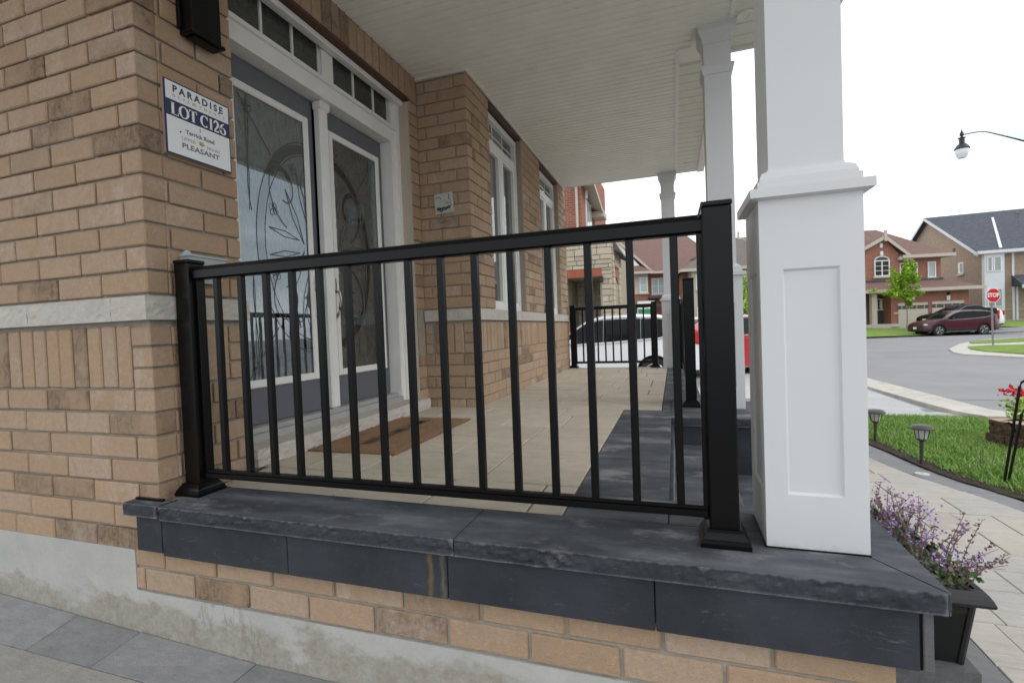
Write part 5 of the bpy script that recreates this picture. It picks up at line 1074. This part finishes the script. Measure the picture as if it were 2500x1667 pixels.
# gabled bay
gL,gR=uA(-90,500)[0],uA(350,600)[0]; gm=uA(200,380)[0]; gz=uA(200,385)[1]; ge=uA(400,545)[1]
part('gable_wall',MB().add([(gL,-.25,zB),(gR,-.25,zB),(gR,-.25,ge),(gm,-.25,gz-.1),(gL,-.25,ge),(gL,.05,zB),(gR,.05,zB),(gR,.05,ge),(gm,.05,gz-.1),(gL,.05,ge)],[(0,1,2,3,4),(1,6,7,2),(5,0,4,9)]),MT['redbrick'],hA)
rt_=MB(); 
def roofp(par,mat,*quads):
    for q_ in quads: mb=MB(); quad3(mb,*q_); part('roof',mb,mat,par)
zR=uA(320,318)[1]; zR+=.8; rL,rR_=uA(60,330)[0]-4,uA(450,318)[0]
roofp(hA,MT['pinkroof'],((uL-1,.35,zE+.45),(gR,.35,zE+.45),(gR,4.5,zR),(uL-1,4.5,zR)),((gR,-.5,zE),(uR+.6,-.5,zE),(rR_+.3,4.5,zR),(gR,4.5,zR)),((uR+.6,-.5,zE),(uR+.6,9.5,zE),(rR_+.3,4.6,zR),(rR_+.3,4.5,zR)))
zg2=uA(770,780)[1]; roofp(hA,MT['pinkroof'],((gL-6,gd-.5,zG),(uG1+.7,gd-.5,zG),(uR+.0,.0,zg2),(gL-6,.0,zg2)),((uG1+.7,gd-.5,zG),(uG1+.7,6,zG),(uR,6,zg2),(uR,.0,zg2)))
roofp(hA,MT['pinkroof'],((gm,-.5,gz),(gR+.6,-.5,ge-.1),(gR+.6,3,ge-.1),(gm,3,gz)),((gL-.6,-.5,ge-.1),(gm,-.5,gz),(gm,3,gz),(gL-.6,3,ge-.1)))
part('gable_trim',MB().add([(gm-.0,-.56,gz+.05),(gR+.7,-.56,ge-.15),(gR+.7,-.56,ge-.42),(gm,-.56,gz-.28),(gL-.7,-.56,ge-.15),(gL-.7,-.56,ge-.42)],[(0,3,2,1),(0,4,5,3)]).box(gm-.1,gm+.1,-.62,-.52,gz-.45,gz+.45).box(gR-.1,gR+.8,-.5,0,ge-.55,ge-.3),MT['siding'],hA)
part('eave_fascia',MB().box(gR+.1,uR+.7,-.62,-.5,zE-.2,zE+.04).box(gL-6,uG1+.8,gd-.62,gd-.5,zG-.2,zG+.05).box(gR+.1,uR+.7,-.5,0,zE-.22,zE-.18).box(gL-6,uG1+.7,gd-.5,gd,zG-.24,zG-.2).box(uG1+.68,uG1+.8,gd-.5,6,zG-.2,zG+.05).box(uR+.6,uR+.72,-.5,9,zE-.2,zE+.04),MT['siding'],hA)
part('flashing',MB().box(gL,uR,-.28,-.26,zB-.3,zB+.08),MT['darkroof'],hA)
a0,a1=uA(125,760),uA(250,620); fwin(hA,a0[0],a1[0],a0[1],a1[1],-.26,2,3,arch=True)
a0,a1=uA(385,765),uA(535,640); fwin(hA,a0[0],a1[0],a0[1],a1[1],0,2,3)
a0,a1=uA(655,765),uA(710,630); fwin(hA,a0[0],a1[0],a0[1],a1[1],0,1,1,glass=MT['ltglass'])
part('keystone',MB().box(*[v_ for v_ in (uA(170,600)[0],uA(197,600)[0])],-.33,-.25,uA(180,570)[1],uA(180,530)[1]),MT['sidingw'],hA)
part('gable_vent',MB().box(uA(170,600)[0],uA(195,600)[0],-.3,-.25,uA(180,495)[1],uA(180,452)[1]),MT['sidingw'],hA)
for (x0,x1,yt) in ((365,645,1010),(690,990,992)):
    a0,a1=uG(x0,1215),uG(x1,yt); gg=part('garage_door',MB().box(a0[0],a1[0],gd-.03,gd+.02,a0[1]-.2,a1[1]),MT['gdoor'],hA)
    H_=(a1[1]-a0[1]+.2)/4
    for i in range(1,4): part('panel_joint',MB().box(a0[0],a1[0],gd-.035,gd-.03,a0[1]-.2+H_*i-.012,a0[1]-.2+H_*i+.012),MT['inkl'],gg)
    for i in range(4): 
        x=a0[0]+(a1[0]-a0[0])*(i+.5)/4; wz=a1[1]-.35
        for dx in (-.16,.16):
            for dz in (-.07,.07): part('garage_pane',MB().box(x+dx-.13,x+dx+.13,gd-.045,gd-.031,wz+dz-.055,wz+dz+.055),MT['dkglass'],gg)
for x_ in (500,840): 
    a0=uG(x_-14,990); a1=uG(x_+14,945); part('keystone',MB().box(a0[0],a1[0],gd-.09,gd,a0[1],a1[1]),MT['sidingw'],hA)
a0,a1=uG(830,940),uG(850,915); part('lantern',MB().cbox(a0[0],a1[0],gd-.2,gd,a0[1],a1[1],.02),MT['plastic'],hA)
a0,a1=uA(195,1190),uA(285,960); fd=part('entry_door',MB().box(a0[0]-1.0,a1[0]+.1,-.03,.02,a0[1]-.3,a1[1]+.05),MT['fdoor'],hA)
part('door_leaf',MB().box(a0[0],a1[0],-.06,-.03,a0[1],a1[1]),MT['fdoor'],fd); b0,b1=uA(205,1080),uA(270,985); fwin(hA,b0[0],b1[0],b0[1],b1[1],-.065,3,4,sill=False)
b0,b1=uA(160,1080),uA(180,985); fwin(hA,b0[0],b1[0],b0[1],b1[1],-.065,1,3,sill=False); 
a0,a1=uH(118,1240),uH(160,900); part('porch_post',MB().box(a0[0],a1[0],gd-.35,gd-.0,-.8,zG-.2),MT['siding'],hA)
a0=uH(105,1240); part('front_step',MB().box(a0[0]-6,uH(330,1)[0],gd-.6,0,-1,uH(200,1222)[1]).box(uH(270,1)[0],uH(410,1)[0],gd-1.4,gd-.6,-1,uH(300,1238)[1]),MT['curb'],hA)
part('band_course',MB().box(uG(300,1)[0],uG(362,1)[0],gd-.05,gd,uG(330,1125)[1],uG(330,1110)[1]),MT['siding'],hA)
# --- tan brick house with charcoal roof ---
D1=41.; oB=at_depth(*A3(1165,1190),D1); oB=Vector((oB.x,oB.y,0)); yB=R(-3); PB=Plane(oB,yB); uB=lambda x,y:PB.at(*A3(x,y)); PBs=Plane(oB,yB+R(90)); sB=lambda x,y:PBs.at(*A3(x,y))
hB=thing('tan_brick_house','tan brick house with charcoal roof and white two-storey bay window','house',(oB.x,oB.y,0),yB)
zEB=uB(1200,505)[1]; dp=11.; zRB=zEB+3.9
# gable apex from the side plane
ap=sB(665,205); back=sB(530,360); half=ap[0]; dp=half*2; zRB=ap[1]
part('wall',MB().box(0,14,0,dp,-1,zEB),MT['tanbrick'],hB)
part('gable_wall',MB().add([(0,0,zEB),(0,dp,zEB),(0,half,zRB-.15),(.3,0,zEB),(.3,dp,zEB),(.3,half,zRB-.15)],[(0,2,1),(3,4,5),(0,3,5,2),(1,2,5,4)]),MT['tanbrick'],hB)
roofp(hB,MT['darkroof'],((-.45,-.6,zEB-.25),(15,-.6,zEB-.25),(15,half,zRB+.05),(-.45,half,zRB+.05)),((15,dp+.6,zEB-.25),(-.45,dp+.6,zEB-.25),(-.45,half,zRB+.05),(15,half,zRB+.05)))
part('rake_trim',MB().add([(-.5,-.7,zEB-.3),(-.5,half,zRB+.08),(-.5,dp+.7,zEB-.3),(-.5,dp+.7,zEB-.62),(-.5,half,zRB-.24),(-.5,-.7,zEB-.62)],[(0,1,4,5),(1,2,3,4)]).box(-.5,14,-.75,-.6,zEB-.42,zEB-.18).box(-.5,14,-.6,0,zEB-.45,zEB-.4),MT['sidingw'],hB)
a0=uB(1165,530); a1=uB(1350,530); bw0,bw1=.0,a1[0]
part('bay',MB().box(bw0+.03,bw1,-.45,.0,-.5,zEB-.42),MT['sidingw'],hB)
def bwin(x0,y0,x1,y1,par=hB,y=-.46,**k): 
    a0,a1=uB(x0,y0),uB(x1,y1); return fwin(par,a0[0],a1[0],a0[1],a1[1],y,**k)
bwin(1195,715,1225,590,cols=1,rows=1,glass=MT['ltglass'],sill=False); bwin(1258,712,1310,585,cols=1,rows=1,glass=MT['ltglass'],sill=False); bwin(1200,1050,1320,890,cols=2,rows=1,glass=MT['ltglass'],sill=False)
a0,a1=sB(945,740),sB(990,625); wn=thing('tmp','x','x'); bpy.data.objects.remove(wn)
sw=MB().box(-.05,.02,a1[0],a0[0],a0[1],a1[1]); swo=part('window',sw,MT['white'],hB); part('pane',MB().box(-.06,-.05,a1[0]+.1,a1[0]+(a0[0]-a1[0])*.62,a0[1]+.1,a1[1]-.1),MT['dkglass'],swo); part('sill',MB().box(-.12,.0,a1[0]-.15,a0[0]+.15,a0[1]-.18,a0[1]-.001),MT['siding'],swo)
a0=sB(900,510); part('round_vent',MB().box(-.05,.0,a0[0]-.18,a0[0]+.18,a0[1]-.15,a0[1]+.15),MT['ink'],hB)
for x_ in (1455,1490): a0=uB(x_,520); part('downspout',MB().box(a0[0]-.06,a0[0]+.08,-.1,0,-.6,a0[1] if x_<1480 else uB(1490,860)[1]),MT['sidingw'],hB)
part('belt_stone',MB().box(bw1,14,-.05,0,uB(1400,1082)[1],uB(1400,1074)[1]),MT['siding'],hB); part('foundation',MB().box(bw1,14,-.04,0,-1,uB(1400,1175)[1]),MT['curb'],hB)
a0,a1=uB(1450,860),uB(1568,745); part('porch_roof',MB().add([(a0[0],-1.6,a0[1]),(a0[0]+6,-1.6,a0[1]),(a0[0]+6,0,a1[1]),(a0[0],0,a1[1]),(a0[0],0,a0[1]),(a0[0]+6,0,a0[1])],[(0,1,2,3),(0,3,4),(0,4,5,1)]),MT['darkroof'],hB); part('porch_fascia',MB().box(a0[0]-.1,a0[0]+6,-1.75,-1.6,a0[1]-.22,a0[1]+.05),MT['sidingw'],hB)
Mi=Matrix.Translation(oB)@Matrix.Rotation(yB,4,'Z'); Mi=Mi.inverted()
def onroof(x,y):
    o=Mi@CAMP; d=(Mi.to_3x3())@ray(*A3(x,y)); k=(zRB+.3-zEB)/(half+.6); z0=zEB-.25-k*(-.6)
    t=(z0+k*o.y-o.z)/(d.z-k*d.y); p=o+d*t; return (p.x,p.y,p.z+.06)
q4=[onroof(*p) for p in ((1255,205),(1278,205),(1360,490),(1330,490))]
part('roof_flashing',MB().add(q4+[(p[0],p[1],p[2]-.14) for p in q4],[(0,1,2,3),(7,6,5,4),(0,3,7,4),(1,5,6,2),(3,2,6,7),(0,4,5,1)]),MT['sidingw'],hB)
q4=[onroof(*p) for p in ((1475,170),(1520,165),(1525,135),(1500,140))]
part('roof_vent',MB().add(q4+[(p[0],p[1],p[2]-.12) for p in q4],[(0,1,2,3),(7,6,5,4),(0,3,7,4),(1,5,6,2),(3,2,6,7),(0,4,5,1)]),MT['plastic'],hB)
# --- neighbour: stone and red brick house, fronts facing the street ---
def B3(x,y): return (1370+x*.21046,430+y*.21046)
YN=17.; XC=-1.96
hN=thing('stone_and_brick_house','neighbouring house with cream stone porch and red brick upper storey','house',(XC,YN,0))
PN=Plane((XC,YN,0),0); n3=lambda x,y:PN.at(*B3(x,y))
SB_={}; rs=random.Random(31)
part('wall',MB().box(-1.6,-.02,.02,6,2.35,3.75).box(-.42,-.02,.02,6,-.9,2.35).box(-9,-1.0,2.2,6,-.9,3.7).box(-9,-1.6,.02,2.2,-.9,3.72),plain('stone_mortar',(.33,.29,.22),.95),hN)
stw=bpy.data.objects['wall.003'] if 'wall.003' in bpy.data.objects else hN
def stones(par,u0,u1,z0,z1,y,axis='x',hmin=.14,hmax=.26):
    z=z0
    while z<z1-.03:
        h=min(rs.uniform(hmin,hmax),z1-z); u=u0
        while u<u1-.02:
            l=min(rs.uniform(.22,.6),u1-u); 
            if u1-u-l<.1: l=u1-u
            k_=rs.uniform(-.01,.012); b=(u+.007,u+l-.007)
            mb=MB().cbox(*b,y-.05-k_,y+.05,z+.007,z+h-.007,.014) if axis=='x' else MB().cbox(y-.05,y+.05+k_,*b,z+.007,z+h-.007,.014)
            part('stone',mb,MT['bstone'],par); u+=l
        z+=h
sw_=part('stone_wall',MB().box(-1.6,-.05,.03,.3,2.62,3.7),MT['bstone'],hN)
stones(sw_,-1.62,0,2.62,3.72,0); stones(sw_,-.36,0,-.5,2.62,0); 
sw2=part('stone_side_wall',MB().box(-.3,-.05,.3,.5,-.9,3.7),MT['bstone'],hN)
stones(sw2,0.06,.55,.3,3.6,0,'y'); stones(sw2,1.95,2.6,.3,3.4,0,'y'); stones(sw2,.55,1.95,2.75,3.4,0,'y')
sw3=part('porch_back_wall',MB().box(-2.4,-.5,2.1,2.19,-.9,2.4),MT['bstone'],hN); stones(sw3,-2.3,-.5,.3,2.4,2.1)
part('porch_ceiling',MB().box(-1.7,-.05,.05,2.2,2.36,2.42),MT['siding'],hN)
lt=part('brick_lintel',MB().box(-1.6,-.37,-.03,.1,2.36,2.61),MT['mortar'],hN)
u=-1.62
while u<-.40: part('brick',MB().cbox(u,u+.07,-.05,.09,2.345,2.615,.004),MT['rbrick'],lt); u+=.08
part('brick_arch',MB().add([(.02,.55,2.25),(.02,.75,2.55),(.02,1.2,2.75),(.02,1.7,2.55),(.02,1.95,2.25),(.02,1.7,2.2),(.02,1.2,2.42),(.02,.8,2.2)],[(0,7,6,5,4,3,2,1)]),MT['rbrick'],hN)
ub=n3(215,300)[0]
part('upper_wall',MB().box(-9,ub,.3,7,3.7,7.2),MT['redbrick'],hN)
part('corner_board',MB().box(-1.2,-1.1,.2,.3,3.7,7),MT['siding'],hN) if False else None
dspt=n3(170,400); part('downspout',MB().tube([(dspt[0],.2,3.7),(dspt[0],.2,6.4),(dspt[0]-.1,.1,6.6)],.05,6),MT['siding'],hN)
aw=part('window',MB().box(ub-.02,ub+.04,1.15,2.35,3.9,5.35).tube([(ub+.03,1.75+.62*math.cos(a*math.pi/8),5.35+.75*math.sin(a*math.pi/8)) for a in range(9)],.08,5),MT['white'],hN)
part('pane',MB().box(ub+.041,ub+.05,1.25,1.70,4.0,5.25).box(ub+.041,ub+.05,1.80,2.25,4.0,5.25).add([(ub+.045,1.75+.5*math.cos(a*math.pi/8),5.4+.62*math.sin(a*math.pi/8)) for a in range(9)],[tuple(range(9))]),MT['ltglass'],aw)
part('roof',MB().add([(ub+.45,.0,5.9),(ub+.45,3.1,5.15),(-3.5,0,9),(-3.5,3.6,8.5),(ub+.45,0,5.75),(ub+.45,3.1,5.0),(ub+.0,0,5.95),(ub+.0,3.1,5.2)],[(0,1,3,2),(0,4,5,1),(6,7,5,4)]),MT['siding'],hN)
part('eave_box',MB().cbox(ub,ub+.5,2.6,3.4,4.95,5.2,.02),MT['siding'],hN)
part('lean_roof',MB().add([(-.02,.0,3.72),(.35,.2,3.1),(.35,3,3.1),(-1.2,3,3.9),(-1.2,0,3.9)],[(0,1,2,3,4),(4,3,2,1,0)]),MT['greyroof'],hN)
part('wall_lantern',MB().cbox(-.42,-.3,-.16,-.05,2.12,2.35,.02),MT['plastic'],hN)
# --- pinkish roof house straight beyond ---
DP=44.; oP=at_depth(*B3(660,1440),DP); oP=Vector((oP.x,oP.y,0)); yP=R(14); PP=Plane(oP,yP); uP=lambda x,y:PP.at(*B3(x,y))
hP=thing('pink_roofed_house','beige and red brick house with pinkish roof seen between the railing balusters','house',(oP.x,oP.y,0),yP)
zE_=uP(990,1125)[1]; uM=uP(990,1200)[0]
part('wall',MB().box(-7,uM,-.5,6,-1,zE_).box(uM,9,0,8,-1,zE_-.05),MT['redbrick'],hP)
part('siding_panel',MB().box(-6,uM+.02,-.53,-.5,uP(900,1375)[1],zE_-.02),MT['siding'],hP)
zT=uP(960,735)[1]; roofp(hP,MT['pinkroof'],((-6.5,-.9,zE_),(9.6,-.9,zE_),(7.5,4.5,zT+.9),(-4.5,4.5,zT+.9)),((9.6,-.9,zE_),(9.6,9,zE_),(7.5,4.6,zT+.9),(7.5,4.5,zT+.9)))
g0,g1=uP(560,1120)[0]-.9,uP(1035,1105)[0]; gt=uP(620,760); gz_=uP(655,1065)[1]
part('gable_siding',MB().add([(gt[0]-3.6,-1.0,gz_),(uP(850,1)[0],-1.0,gz_),(gt[0],-1.0,gt[1]-.1),(gt[0]-3.6,-.6,gz_),(uP(850,1)[0],-.6,gz_),(gt[0],-.6,gt[1]-.1)],[(0,1,2),(1,4,5,2)]),MT['sidingw'],hP)
part('gable_trim',MB().add([(gt[0],-1.1,gt[1]+.1),(g1,-1.1,zE_+.05),(g1,-1.1,zE_-.2),(gt[0],-1.1,gt[1]-.2),(gt[0],-.8,gt[1]+.1),(g1,-.8,zE_+.05)],[(0,3,2,1),(0,1,5,4)]),MT['siding'],hP)
roofp(hP,MT['pinkroof'],((gt[0],-1.05,gt[1]),(g1,-1.05,zE_),(g1,3,zE_),(gt[0],3,gt[1])),((gt[0]-5.5,-1.3,zE_),(uP(1000,1)[0],-1.3,zE_),(uP(850,1)[0],-1.0,gz_),(gt[0]-3.6,-1.0,gz_)))
part('eave_fascia',MB().box(-6.5,g1,-1.4,-1.3,zE_-.17,zE_+.03).box(g1,9.6,-1.0,-.9,zE_-.17,zE_+.03),MT['siding'],hP)
for (x0,y0,x1,y1,yy_,gl_) in ((705,1360,770,1190,-.54,'ltglass'),(908,1350,975,1190,-.54,'ltglass'),(1060,1360,1195,1190,0,'ltglass'),(470,1360,540,1190,-.54,'ltglass')):
    a0,a1=uP(x0,y0),uP(x1,y1); fwin(hP,a0[0],a1[0],a0[1],a1[1],yy_,cols=2 if x0==1060 else 1,rows=2,glass=MT[gl_])
part('lower_eave',MB().box(uM,9,-.9,0,uP(1100,1420)[1],uP(1100,1400)[1]).box(-6,9,-1.2,-.5,uP(1100,1520)[1],uP(1100,1500)[1]),MT['fdoor'],hP)
# --- house with grey hip roof to its right ---
oQ=at_depth(1600+385*.2551,560+860*.2551,40); oQ=Vector((oQ.x,oQ.y,0)); yQ=R(10); PQ=Plane(oQ,yQ); uQ=lambda x,y:PQ.at(1600+x*.2551,560+y*.2551)
hQ=thing('hip_roofed_house','beige sided house with grey hip roof seen beside the thick railing post','house',(oQ.x,oQ.y,0),yQ)
zq=uQ(380,385)[1]; x0=uQ(250,430)[0]
part('wall',MB().box(-.2,6,0,8,-1,zq),MT['siding'],hQ); part('side_wall',MB().box(x0+.3,-.2,1.5,8,-1,zq-.1),MT['redbrick'],hQ)
roofp(hQ,MT['greyroof'],((x0-.1,-.3,zq),(7,-.6,zq),(5,4,zq+2.9),(3.4,4,zq+2.9)),((x0-.1,9,zq),(x0-.1,-.3,zq),(3.4,4,zq+2.9),(3.4,4.1,zq+2.9)))
part('eave_fascia',MB().box(x0-.2,7,-.72,-.6,zq-.2,zq+.03).box(x0-.2,x0-.1,-.6,8,zq-.2,zq+.03),MT['siding'],hQ)
a0,a1=uQ(398,568),uQ(470,435); fwin(hQ,a0[0],a1[0],a0[1],a1[1],0,cols=2,rows=2,glass=MT['ltglass']); a0,a1=uQ(410,870),uQ(470,750); fwin(hQ,a0[0],a1[0],a0[1],a1[1],0,cols=2,rows=1)
# --- red gable house behind the second tree ---
oS=at_depth(1600+790*.2551,560+700*.2551,44); oS=Vector((oS.x,oS.y,0)); PS=Plane(oS,R(14)); uS=lambda x,y:PS.at(1600+x*.2551,560+y*.2551)
hS=thing('red_gabled_house','red brick gabled house with white trim partly hidden by the nearest column','house',(oS.x,oS.y,0),R(14))
zt,zm=uS(790,85)[1],uS(910,330)[1]; xe=uS(915,300)[0]
part('wall',MB().box(-3,4.5,0,8,-1,zm),MT['redbrick'],hS)
part('gable_wall',MB().add([(-3,-.42,zm),(xe+1.2,-.42,zm),(xe+1.2,-.42,zm+.1),(0.2,-.42,uS(790,200)[1]),(-3,-.42,zm+.5)],[(0,1,2,3,4)]),MT['redbrick'],hS)
part('gable_siding',MB().add([(-.3,-.44,uS(790,190)[1]),(2.3,-.44,zm+.2),(3.4,-.44,zm+1.0),(.1,-.44,zt-.1),(-2,-.44,zm+2)],[(0,1,2,3,4)]),MT['sidingw'],hS)
tm=MB()
for (p,q_) in (((.0,zt),(3.6,zm+1.1)),((.0,uS(790,190)[1]),(2.4,zm+.1))): quad3(tm,(p[0],-.5,p[1]-.25),(q_[0],-.5,q_[1]-.25),(q_[0],-.5,q_[1]),(p[0],-.5,p[1]),.1)
part('gable_trim',tm.box(uS(885,1)[0],xe+.6,-.6,0,zm-.1,zm+.25).box(-.08,.08,-.55,-.45,zt-.3,zt+.5),MT['siding'],hS)
roofp(hS,MT['greyroof'],((.0,-.4,zt),(4.6,-.4,zm+.6),(4.6,6,zm+.6),(0,6,zt)),((-4.2,-.4,zm+.6),(.0,-.4,zt),(0,6,zt),(-4.2,6,zm+.6)))
# tree backing beyond the houses and real estate sign by the drive
q=at_depth(1370+1590*.12757,720+160*.12757,22); es=thing('lawn_sign','small white and green lawn sign beyond the roof of the white car','sign',(q.x,q.y,-.82),R(18))
k_=22/F*.12757; zt_=q.z+.82+.1
part('frame',MB().tube([(-.3,0,0),(-.3,0,zt_)],.02,5).tube([(.45,0,0),(.45,0,zt_)],.02,5),MT['sidingw'],es); part('panel',MB().box(-.28,.43,-.015,.015,zt_-.62,zt_),MT['signw'],es); part('green_stripe',MB().box(-.28,.43,-.02,-.016,zt_-.62,zt_-.35),MT['green'],es); part('red_mark',MB().box(-.1,.15,-.02,-.016,zt_-.3,zt_-.18),MT['signr'],es)
# unseen houses added at right, outside the frame, to reflect in the door glass
for i,(x,y,mt_) in enumerate(((33,26,'redbrick'),(34,12,'tanbrick'),(33,-3,'redbrick'))):
    hh=thing('reflection_house',('unseen red brick house added for the door reflection, north of the others','unseen tan brick house added for the door reflection, in the middle','unseen red brick house added for the door reflection, south of the others')[i],'house',(x,y,-.8),R(0))
    part('wall',MB().box(0,9,-6,6,0,5.8),MT[mt_],hh); mb=MB(); quad3(mb,(-.5,-6.5,5.7),(-.5,6.5,5.7),(4.5,6.5,8.6),(4.5,-6.5,8.6)); part('roof',mb,MT['pinkroof' if i!=1 else 'darkroof'],hh)
    for yy_ in (-4,-1,3): part('window',MB().box(-.05,0,yy_,yy_+1.3,3.4,4.8),MT['dkglass'],hh)
bpy.context.view_layer.update()
